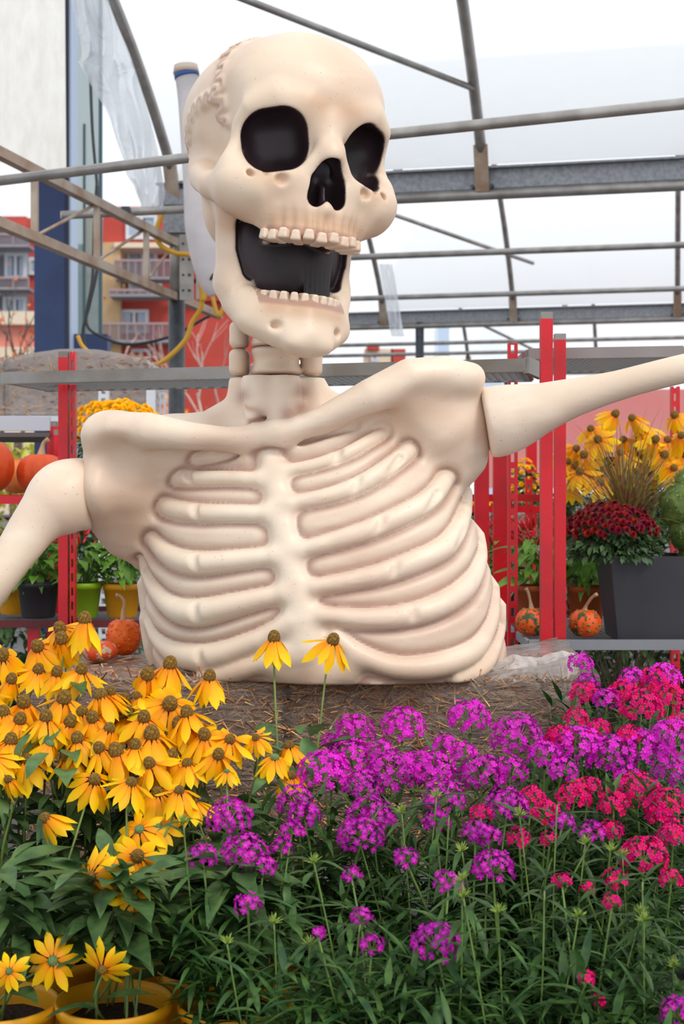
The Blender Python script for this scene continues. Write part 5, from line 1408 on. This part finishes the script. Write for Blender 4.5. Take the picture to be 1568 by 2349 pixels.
# ------------------------------------------------------------------ pumpkins
def pumpkin_mat(name, c1, c2, c3=None, scale=9, rough=.5):
    m = mat(name, c1, rough, rgb2=c2, scale=scale, bump=.3, bscale=40, detail=5)
    if c3:
        N = m.node_tree.nodes; L = m.node_tree.links; b = N['Principled BSDF']; rp = [n for n in N if n.type == 'VALTORGB'][0]
        nz = N.new('ShaderNodeTexNoise'); nz.inputs['Scale'].default_value = scale * 1.6; nz.inputs['Detail'].default_value = 3
        tc = [n for n in N if n.type == 'TEX_COORD'][0]; L.new(tc.outputs['Object'], nz.inputs['Vector'])
        mr = N.new('ShaderNodeMapRange'); mr.inputs[1].default_value = .56; mr.inputs[2].default_value = .60; L.new(nz.outputs[0], mr.inputs[0])
        mx = N.new('ShaderNodeMix'); mx.data_type = 'RGBA'; L.new(mr.outputs[0], mx.inputs[0]); L.new(rp.outputs[0], mx.inputs[6]); mx.inputs[7].default_value = lin(c3) + (1,); L.new(mx.outputs[2], b.inputs['Base Color'])
    return m
def pumpkin(label, loc, rx, rz, m, lobes=11, depth=.06, warts=0, stem=None, seed=1, rot=0, green=None):
    """Ribbed body, warts, a curved ridged stalk; stands on loc."""
    rng = random.Random(seed); t = empty('pumpkin', loc, rot, label=label, cat='pumpkin')
    nu, nv = lobes * 6, 18; v = []; f = []
    def surf(a, e):
        lob = 1 - depth * (0.5 - .5 * math.cos(lobes * a)) ** .7 * math.cos(e) ** .5
        dip = 1 - .16 * max(0, math.sin(e)) ** 6 - .1 * max(0, -math.sin(e)) ** 6
        return Vector((rx * lob * math.cos(e) * math.cos(a), rx * lob * math.cos(e) * math.sin(a), rz * (1 + math.sin(e) * dip * (.94 + .06 * lob))))
    for i in range(nv + 1):
        e = -math.pi / 2 + math.pi * i / nv
        for j in range(nu): v.append(surf(2 * math.pi * j / nu, e * .999))
    for i in range(nv):
        for j in range(nu): f.append((i * nu + j, i * nu + (j + 1) % nu, (i + 1) * nu + (j + 1) % nu, (i + 1) * nu + j))
    body = obj('body', mesh('body', v, f, m, True), t)
    if warts:
        w = MB()
        for k in range(warts):
            a, e = rng.uniform(0, 6.28), rng.uniform(-.7, 1.1); p = surf(a, e); r = rng.uniform(.04, .11) * rx
            n = (p - Vector((0, 0, rz))).normalized(); x = n.cross(Vector((0, 0, 1))).normalized(); y = n.cross(x)
            vs = []
            for h, q in ((0, 1), (.45, .75), (.75, .3)):
                for j in range(6): b = j * 1.047 + h; vs.append(p + (x * math.cos(b) + y * math.sin(b)) * r * q + n * (r * h - .1 * r))
            fs = [(i * 6 + j, i * 6 + (j + 1) % 6, (i + 1) * 6 + (j + 1) % 6, (i + 1) * 6 + j) for i in range(2) for j in range(6)] + [tuple(12 + j for j in range(6))]
            w.add(vs, fs)
        o = w.build('warts', green or m, body, True); o['kind'] = 'stuff'
    if stem:
        C = catmull([(0, 0, rz * 1.78)] + [tuple(q) for q in stem], 5); k = len(C)
        MB().tube(C, [rx * (.2 - .11 * min(1, i / (k * .35)) + .03 * (i > k - 4)) for i in range(k)], 7).build('stem', mat('pumpkin_stem', (196, 166, 132), .8, rgb2=(160, 130, 100), scale=30, stretch=(1, 1, .2)), t, True)
    return t
PO = pumpkin_mat('orange_pumpkin', (226, 84, 20), (206, 66, 14), None, 5); POL = pumpkin_mat('pale_pumpkin', (236, 140, 72), (224, 120, 56), None, 5)
PW = pumpkin_mat('warty_pumpkin', (240, 112, 10), (226, 82, 8), None, 40); PS = pumpkin_mat('scarred_pumpkin', (222, 82, 28), (204, 64, 24), (176, 164, 142), 34)
PG = pumpkin_mat('mottled_pumpkin', (232, 92, 14), (220, 70, 10), (60, 78, 40), 16); GRN = mat('green_warts', (70, 86, 44), .6, rgb2=(150, 120, 40), scale=60)
zs = P(0, 1138, 5.3).z
pumpkin('large smooth orange pumpkin on the red shelf, cut off by the left edge', (P(-38, 0, 5.3).x, 5.35, zs), .105, .112, PO, 12, .05, seed=2, stem=[(0, 0, .25)])
pumpkin('smooth deep orange pumpkin on the red shelf beside the red post', (P(78, 0, 5.3).x, 5.42, zs), .094, .086, PO, 12, .06, seed=3, stem=[(.01, 0, .20), (.03, 0, .215)])
pumpkin('pale orange pumpkin tucked between the two others on the red shelf', (P(33, 0, 5.6).x, 5.66, P(0, 1138, 5.3).z), .075, .08, POL, 12, .05, seed=4)
pumpkin('warty orange pumpkin with a tall curled stalk on the left bale', (P(283, 0, 4.02).x, 4.02, .772), .050, .058, PW, 10, .05, 150, [(0, 0, .13), (.003, 0, .155), (-.008, 0, .172), (-.022, 0, .176)], 5)
pumpkin('small scarred red pumpkin lying before the warty one on the left bale', (P(228, 0, 3.90).x, 3.90, .772), .050, .032, PS, 12, .05, 0, None, 6)
zr_ = P(0, 1468, 4.8).z
pumpkin('green and orange warty pumpkin left of the tall red post', (P(1217, 0, 4.9).x, 4.88, zr_), .057, .054, PG, 10, .06, 110, [(-.004, 0, .12), (-.012, 0, .155), (-.02, 0, .168)], 7, 0, GRN)
pumpkin('green flecked orange pumpkin between the red post and the black planter', (P(1340, 0, 4.85).x, 4.84, zr_), .056, .053, PG, 10, .06, 100, [(-.004, 0, .11), (-.03, 0, .14), (-.055, 0, .155)], 8, 2.2, GRN)

# ------------------------------------------------------------------ pepper plants
PL_ = [leaf_geo(.095, .042, 7, .5, .25, .03, .4), leaf_geo(.075, .034, 7, .8, .2, .03, .4)]; PLM = [mesh('leaf', v, f, LEAF_P, True) for v, f in PL_]
PEP = mat('red_pepper', (206, 12, 24), .25, rgb2=(180, 6, 20), scale=12, coat=.4)
def pepper_mesh(L, r):
    return MB().tube([(0, 0, 0), (L * .2, 0, 0), (L * .6, 0, .002), (L, 0, .006)], [r * .8, r, r * .7, r * .08], 7).mesh('pepper', PEP, True)
PEPS = [pepper_mesh(.045, .0055), pepper_mesh(.055, .0045)]
def pepper_plant(label, loc, potm, r, h, seed, npep=14, nleaf=26, height=.17, name='potted_pepper', potname='pot'):
    rng = random.Random(seed); t = empty(name, loc, label=label, cat='potted plant', group='ornamental pepper plants'); pot(t, r, h, potm, 0, 24)
    for k in range(6):
        a = rng.uniform(0, 6.28); e = Vector((math.cos(a) * r * rng.uniform(.4, 1.1), math.sin(a) * r * rng.uniform(.4, 1.1), h + height * rng.uniform(.55, .95)))
        MB().tube(catmull(stem_curve((0, 0, h - .03), e, (.01, .01)), 2), .003, 5).build('stem', STEM, t, True)
    for k in range(nleaf):
        a = rng.uniform(0, 6.28) if k % 3 else rng.uniform(3.5, 5.9); rr = r * rng.uniform(.2, 1.1); z = h + height * rng.uniform(.1, .95)
        put('leaf', PLM[k % 2], t, (math.cos(a) * rr, math.sin(a) * rr, z), (math.cos(a), math.sin(a), rng.uniform(-.5, .6)), (rng.uniform(-.3, .3), rng.uniform(-.5, .1), 1), rng.uniform(.75, 1.2))
    lv = Leaves()
    for k in range(50):
        a = rng.uniform(0, 6.28); rr = r * rng.uniform(0, 1); z = h + height * rng.uniform(.0, .9)
        lv.add(PL_[k % 2], (math.cos(a) * rr, math.sin(a) * rr, z), (math.cos(a), math.sin(a), rng.uniform(-.4, .8)), (0, 0, 1), rng.uniform(.6, 1), rng.random())
    lv.build('foliage', LEAF_P, t)
    for k in range(npep):
        a = rng.uniform(0, 6.28); rr = r * rng.uniform(.2, 1.25); z = h + height * rng.uniform(.75, 1.15)
        put('pepper', PEPS[k % 2], t, (math.cos(a) * rr, math.sin(a) * rr, z), (math.cos(a) * .6, math.sin(a) * .6, rng.uniform(.4, 1.2)), (0, 0, 1), rng.uniform(.8, 1.2))
zl = P(0, 1422, 5.15).z
pepper_plant('pepper plant with red fruit in the black pot on the lower left shelf', (P(83, 0, 5.2).x, 5.24, zl), POTK, .078, .135, 1)
pepper_plant('pepper plant in the lime green pot beside the red post', (P(182, 0, 5.2).x, 5.24, zl), POTG, .076, .13, 2, 16)
pepper_plant('pepper plant in the yellow pot touching the skeleton ribs', (P(274, 0, 5.2).x, 5.26, zl), POTY, .070, .125, 3, 12)
pepper_plant('pepper plant in the yellow pot at the left picture edge', (P(6, 0, 5.2).x, 5.40, zl), POTY, .07, .115, 4, 14)
pepper_plant('pepper plant heaped with thin red chillies left of the tall red post', (P(1228, 0, 5.3).x, 5.32, zr_), POTT, .072, .15, 5, 60, 34, .20)
pepper_plant('pepper plant in an orange clay pot between the red post and the black planter', (P(1348, 0, 5.25).x, 5.28, zr_), POTT, .072, .15, 6, 22, 40, .19)
pepper_plant('dark chilli plant low behind the slotted red post', (P(1160, 0, 5.9).x, 5.98, P(0, 1432, 5.75).z), POTK, .08, .14, 7, 60, 40, .22)

# ------------------------------------------------------------------ chrysanthemums
def mum_bloom(m, r=.014):
    v = []; f = []; rng = random.Random(5)
    for ring, (n, e0, l) in enumerate(((11, .15, 1), (10, .6, .85), (7, 1.1, .6))):
        for k in range(n):
            a = 2 * math.pi * k / n + ring * .4; e = e0 + rng.uniform(-.1, .1); d = Vector((math.cos(a) * math.cos(e), math.sin(a) * math.cos(e), math.sin(e))); s = Vector((-math.sin(a), math.cos(a), 0)) * r * .2
            b0 = len(v); v += [tuple(q) for q in (Vector((0, 0, -.001)), d * r * l * .6 + s, d * r * l, d * r * l * .6 - s)]; f.append((b0, b0 + 1, b0 + 2, b0 + 3))
    return mesh('bloom', v, f, m, False)
CRM = grad_mat('crimson_mum', (120, 4, 26), (176, 10, 46), .02, .6, .1, .25); YLM = grad_mat('yellow_mum', (255, 196, 0), (255, 224, 4), .02, .6, .35, .08)
ML = [leaf_geo(.03, .018, 5, .5, .2, .12, .5)]
def mum(label, loc, R, H, m, n, seed, potm=None, pr=.1, ph=.16, cap=1.0, leaves=420, front=False, br=.014, group=None, flat=1.0):
    rng = random.Random(seed); t = empty('chrysanthemum', loc, label=label, cat='potted flower')
    z0 = 0
    if potm: pot(t, pr, ph, potm, 0, 24); z0 = ph
    lv = Leaves()
    for k in range(leaves):
        a = rng.uniform(0, 6.28); e = rng.uniform(-.15, 1.4); rr = rng.uniform(.55, .97); p = Vector((math.cos(a) * math.cos(e) * R * rr, math.sin(a) * math.cos(e) * R * rr, z0 + H * (.08 + .86 * max(0, math.sin(e)) * rr)))
        lv.add(ML[0], p, (math.cos(a), math.sin(a), rng.uniform(-.6, .8)), (rng.uniform(-.5, .5), rng.uniform(-.5, .5), 1), rng.uniform(.7, 1.3), rng.random())
    lv.build('foliage', LEAF_M, t)
    bl = mum_bloom(m, br)
    for k in range(n):
        zc = 1 - (k + .5) / n * cap; a = k * 2.39996; s = math.sqrt(1 - zc * zc)
        if front and math.sin(a) > .5 and zc < .7: continue
        nrm = Vector((math.cos(a) * s, math.sin(a) * s, zc)); p = Vector((nrm.x * R * 1.02, nrm.y * R * 1.02, z0 + H * (.14 + .9 * max(zc, 0) ** flat))) * 1
        p += Vector((rng.uniform(-1, 1), rng.uniform(-1, 1), rng.uniform(-1, 1))) * .008
        put('bloom', bl, t, p, nrm.cross(Vector((.3, .8, .2))), nrm + Vector((rng.uniform(-.3, .3), rng.uniform(-.5, .1), .25)), rng.uniform(.85, 1.2))
    return t
mum('round yellow chrysanthemum behind the left shoulder', (P(262, 0, 5.9).x, 5.95, P(0, 1110, 5.9).z), .20, .33, YLM, 190, 2, None, front=True, cap=.85, br=.021, leaves=900, flat=.4)
mum('low yellow chrysanthemum tops seen behind the collar bone', (P(420, 0, 7.6).x, 7.7, P(0, 1000, 7.6).z), .12, .10, YLM, 50, 3, None, cap=.7, br=.019, leaves=200)
mum('yellow chrysanthemum low between the two faded red posts', (P(1090, 0, 6.5).x, 6.55, P(0, 1168, 6.3).z), .13, .05, YLM, 60, 4, None, cap=.9, br=.016, leaves=200)
mum('yellow flowers behind the slotted red post under the raised arm', (P(1205, 0, 6.5).x, 6.58, P(0, 1168, 6.3).z), .075, .22, YLM, 50, 9, None, cap=1.0, br=.017, leaves=300)
sp = empty('square_planter', P(1473, 1120, 5.0), label='big square black planter on the grey shelf, crimson blooms above it', cat='planter'); sp.location.z = P(0, 1474, 4.78).z; sp.location.y = 4.95
zt_ = P(0, 1275, 4.85).z - sp.location.z; wt, wb = .150, .118
def frustum(w0, w1, z0, z1): return [(-w0, -w0, z0), (w0, -w0, z0), (w0, w0, z0), (-w0, w0, z0), (-w1, -w1, z1), (w1, -w1, z1), (w1, w1, z1), (-w1, w1, z1)]
fm = MB(); fm.add(frustum(wb, wt, 0, zt_) + frustum(wb - .01, wt - .012, .01, zt_), [(3, 2, 1, 0), (0, 1, 5, 4), (1, 2, 6, 5), (2, 3, 7, 6), (3, 0, 4, 7), (12, 13, 9, 8), (13, 14, 10, 9), (14, 15, 11, 10), (15, 12, 8, 11), (8, 9, 10, 11), (4, 5, 13, 12), (5, 6, 14, 13), (6, 7, 15, 14), (7, 4, 12, 15)])
fm.build('shell', mat('black_planter', (50, 50, 58), .5, rgb2=(58, 58, 66), scale=4), sp)
MB().add(frustum(wt - .03, wt - .016, zt_ - .04, zt_ - .02), [(4, 5, 6, 7)]).build('soil', SOIL, sp)
pz = sp.location.z + zt_
mum('crimson chrysanthemum spilling over the front of the black planter', (P(1408, 0, 4.86).x, 4.92, pz - .02), .165, .185, CRM, 230, 5, None, cap=.72, br=.0155, leaves=900, front=True, flat=.7)
# fountain grass
def grass(label, loc, n, L, seed, cols, spread=.5, name='fountain_grass'):
    rng = random.Random(seed); t = empty(name, loc, label=label, cat='grass'); lv = Leaves()
    for k in range(n):
        a = rng.uniform(0, 6.28); lean = abs(rng.gauss(0, spread)); l = L * rng.uniform(.55, 1.1)
        geo = leaf_geo(l, .0085, 8, rng.uniform(.02, .5), .3, 0, .15, .6)
        lv.add(geo, (rng.gauss(0, .02), rng.gauss(0, .02), 0), (math.cos(a) * lean, math.sin(a) * lean, 1), (-math.cos(a), -math.sin(a), .3), 1, rng.random())
    lv.build('grass_blades', leaf_mat(name + '_blade_%d' % seed, *cols), t)
grass('arching bronze fountain grass above the crimson chrysanthemum', (P(1432, 0, 5.1).x, 5.06, pz + .10), 240, .40, 1, ((134, 80, 70), (136, 132, 64)), .85)
grass('dry brown grass clump on the ground under the grey shelf', (P(1430, 0, 5.2).x, 5.2, .35), 110, .5, 2, ((98, 78, 62), (84, 92, 60)), .35)
cb = MB().lathe([(.09, 0), (.12, .01), (.13, .34), (.12, .345), (.001, .33)], 20).build('dark_tub', POTK, None, True, (P(1430, 0, 5.2).x, 5.2, 0)); tag(cb, 'dark tub under the grey shelf holding dry grass', 'tub')
# coneflowers on the right rack
_r2 = random.Random(5)
fl = []
for (x, y) in ((1408, 952), (1372, 1010), (1340, 1045), (1430, 1010), (1470, 985), (1500, 1010), (1548, 955), (1562, 1000), (1330, 1085), (1405, 1060), (1460, 1050), (1520, 1045), (1310, 1110), (1375, 1110), (1545, 1075), (1490, 1085), (1568, 1045), (1440, 1100), (1355, 985), (1395, 1000), (1450, 960), (1480, 1020), (1320, 1030), (1350, 1070), (1425, 1040), (1500, 1060), (1385, 1085), (1318, 1070), (1530, 1010), (1300, 1060)):
    fl.append((x, y, 5.75 + _r2.uniform(-.12, .12), 1.35, _r2.uniform(.15, .8), _r2.randrange(2), (_r2.uniform(-.6, .6), _r2.uniform(-1.0, -.3), .6)))
coneflower_plant('yellow coneflower on the right rack behind the bronze grass', 1440, 5.8, P(0, 1300, 5.8).z, fl, 40, .11, .18, 'coneflowers on the rack', 20, 120, POTY)
# moss topiary at the right edge
mt = empty('moss_topiary', (P(1572, 0, 5.0).x, 4.98, pz - .02), label='moss covered green topiary figure cut off by the right edge', cat='topiary'); rng = random.Random(9)
MOSS = leaf_mat('moss', (104, 128, 66), (132, 156, 84)); lv = Leaves()
bodies = [((0, 0, .19), .095), ((.02, 0, .10), .085), ((.01, -.01, .27), .055)]
MB().tube([(-.01, 0, -.01), (0, 0, .1)], .022, 8).build('trunk', mat('mossy_stalk', (110, 124, 60), .9, rgb2=(90, 100, 50), scale=40), mt, True)
for i, (c, r) in enumerate(bodies):
    bm = bmesh.new(); bmesh.ops.create_icosphere(bm, subdivisions=3, radius=r)
    for v in bm.verts: v.co = v.co * (1 + .05 * math.sin(v.co.x * 60) * math.sin(v.co.z * 70)) + Vector(c)
    me = bpy.data.meshes.new('moss_body'); bm.to_mesh(me); bm.free(); me.materials.append(MOSS); obj('moss_body', me, mt)
    for k in range(500):
        n = Vector((rng.gauss(0, 1), rng.gauss(0, 1), rng.gauss(0, 1))).normalized()
        lv.add(ML[0], Vector(c) + n * r, n + Vector((rng.uniform(-1, 1), rng.uniform(-1, 1), rng.uniform(-1, 1))), n, rng.uniform(.2, .45), rng.random())
lv.build('moss', MOSS, mt)
# leafy shrubs added to fill the gaps behind the right racks with darkness
SHR = leaf_mat('filler_shrub_leaf', (46, 72, 40), (70, 96, 52))
def shrub(label, px, d, ytop, rx, seed, m=SHR, n=1500, sz=1.6):
    rng = random.Random(seed); b = P(px, 1120, d); b.z = 0; h = P(0, ytop, d).z; t = empty('shrub', b, label=label, cat='shrub'); lv = Leaves(); g_ = leaf_geo(.05, .024, 5, .4, .2)  # added filler shrub, darkens the gaps
    for k in range(n):
        a, e, q = rng.uniform(0, 6.28), rng.uniform(-1.3, 1.4), rng.uniform(.5, 1) ** .5
        p = Vector((math.cos(a) * math.cos(e) * rx * q, math.sin(a) * math.cos(e) * rx * .6 * q, h * .5 + math.sin(e) * h * .5 * q))
        lv.add(g_, p, (math.cos(a), math.sin(a), rng.uniform(-.7, .7)), (0, 0, 1), sz * rng.uniform(.7, 1.3), rng.random())
    lv.build('foliage', m, t); st = MB()
    for k in range(5): st.tube([(rng.uniform(-.05, .05), 0, 0), (rng.uniform(-.4, .4) * rx, rng.uniform(-.2, .2) * rx, h * .7)], [.014, .006], 5).build('stem', BARKS, t, False); st = MB()
BARKS = mat('shrub_bark', (84, 70, 58), .9)
shrub('dark leafy filler shrub behind the faded red rack', 1120, 8.2, 1150, .42, 1)
shrub('dark leafy filler shrub behind the tall red post', 1300, 7.8, 1120, .40, 2)
shrub('leafy filler shrub behind the black planter', 1470, 7.6, 1100, .42, 3)
shrub('leafy filler shrub behind the moss topiary at the right edge', 1640, 7.6, 1090, .42, 4)
shrub('red leaved bush low behind the slotted post', 1190, 7.2, 1250, .30, 5, leaf_mat('red_bush', (150, 20, 34), (110, 30, 36)), 900, 1.2)
shrub('green shrub behind the pepper pots at the left', 150, 8.0, 1180, .5, 6)
shrub('green shrub at the left edge below the pumpkins', -40, 7.6, 1200, .45, 7)

# ------------------------------------------------------------------ trees far behind
BARK = mat('bark', (104, 88, 84), .9); BARKP = mat('pale_bark', (196, 176, 168), .9)
def tree(label, px, d, z1, spread, bark, leafm, nleaf, seed, lsize=.12, ht=None, y_rows=None):
    rng = random.Random(seed); b = P(px, 1120, d); b.z = 0; t = empty('tree', b, label=label, cat='tree'); tips = []
    br = MB()
    def grow_(p, dirv, l, r, lev):
        q = p + dirv * l; mid = p.lerp(q, .5) + Vector((rng.uniform(-1, 1), rng.uniform(-1, 1), 0)) * l * .06
        br.tube([p, mid, q], [r, r * .8, r * .6], 5)
        tips.append(q); tips.append(mid)
        if lev:
            for k in range(rng.choice((2, 3))):
                a = rng.uniform(0, 6.28); nd = (dirv + Vector((math.cos(a), math.sin(a), rng.uniform(-.1, .5))) * spread).normalized(); grow_(p.lerp(q, rng.uniform(.55, 1)), nd, l * rng.uniform(.55, .8), r * .58, lev - 1)
    grow_(Vector((0, 0, 0)), Vector((0, 0, 1)), z1 * .42, z1 * .014, 4)
    tr_ = br.build('trunk', bark, t); tr_['kind'] = 'stuff'
    if nleaf:
        lv = Leaves(); g_ = leaf_geo(1, .6, 3, .2, .2)
        for k in range(nleaf):
            q = tips[rng.randrange(len(tips))] if len(tips) < 20 else tips[rng.randrange(len(tips) // 6, len(tips))]; lv.add(g_, q + Vector((rng.gauss(0, 1), rng.gauss(0, 1), rng.gauss(0, 1))) * lsize * 1.6, (rng.uniform(-1, 1), rng.uniform(-1, 1), rng.uniform(-1, .6)), (0, 0, 1), lsize * rng.uniform(.6, 1.2), rng.random())
        lv.build('leaves', leafm, t)
ORL = leaf_mat('orange_leaves', (232, 130, 30), (240, 156, 50), .7); RDL = leaf_mat('rust_leaves', (206, 96, 50), (222, 124, 64), .7); YGL = leaf_mat('yellow_green_leaves', (190, 180, 60), (150, 160, 60), .7)
tree('bare branching tree with few rusty leaves at the left edge', 40, 21, 4.9, .55, BARK, RDL, 160, 1, .09)
tree('slender bare tree beside the blue column', 75, 24, 4.6, .45, BARK, RDL, 40, 2, .08)
tree('pale leafless tree before the red building, left of the skull', 330, 30, 4.6, .5, BARKP, RDL, 0, 3)
tree('pale leafless tree against the red wall beside the neck', 478, 30, 5.2, .5, BARKP, RDL, 0, 4)
tree('bright orange autumn tree beside the neck', 480, 26, 2.9, .7, BARK, ORL, 1800, 5, .16)
tree('orange autumn shrub behind the left shoulder', 395, 24, 2.4, .7, BARK, ORL, 900, 6, .14)
tree('yellow green autumn shrub behind the pumpkins', 60, 16, 2.0, .7, BARK, YGL, 900, 7, .12)
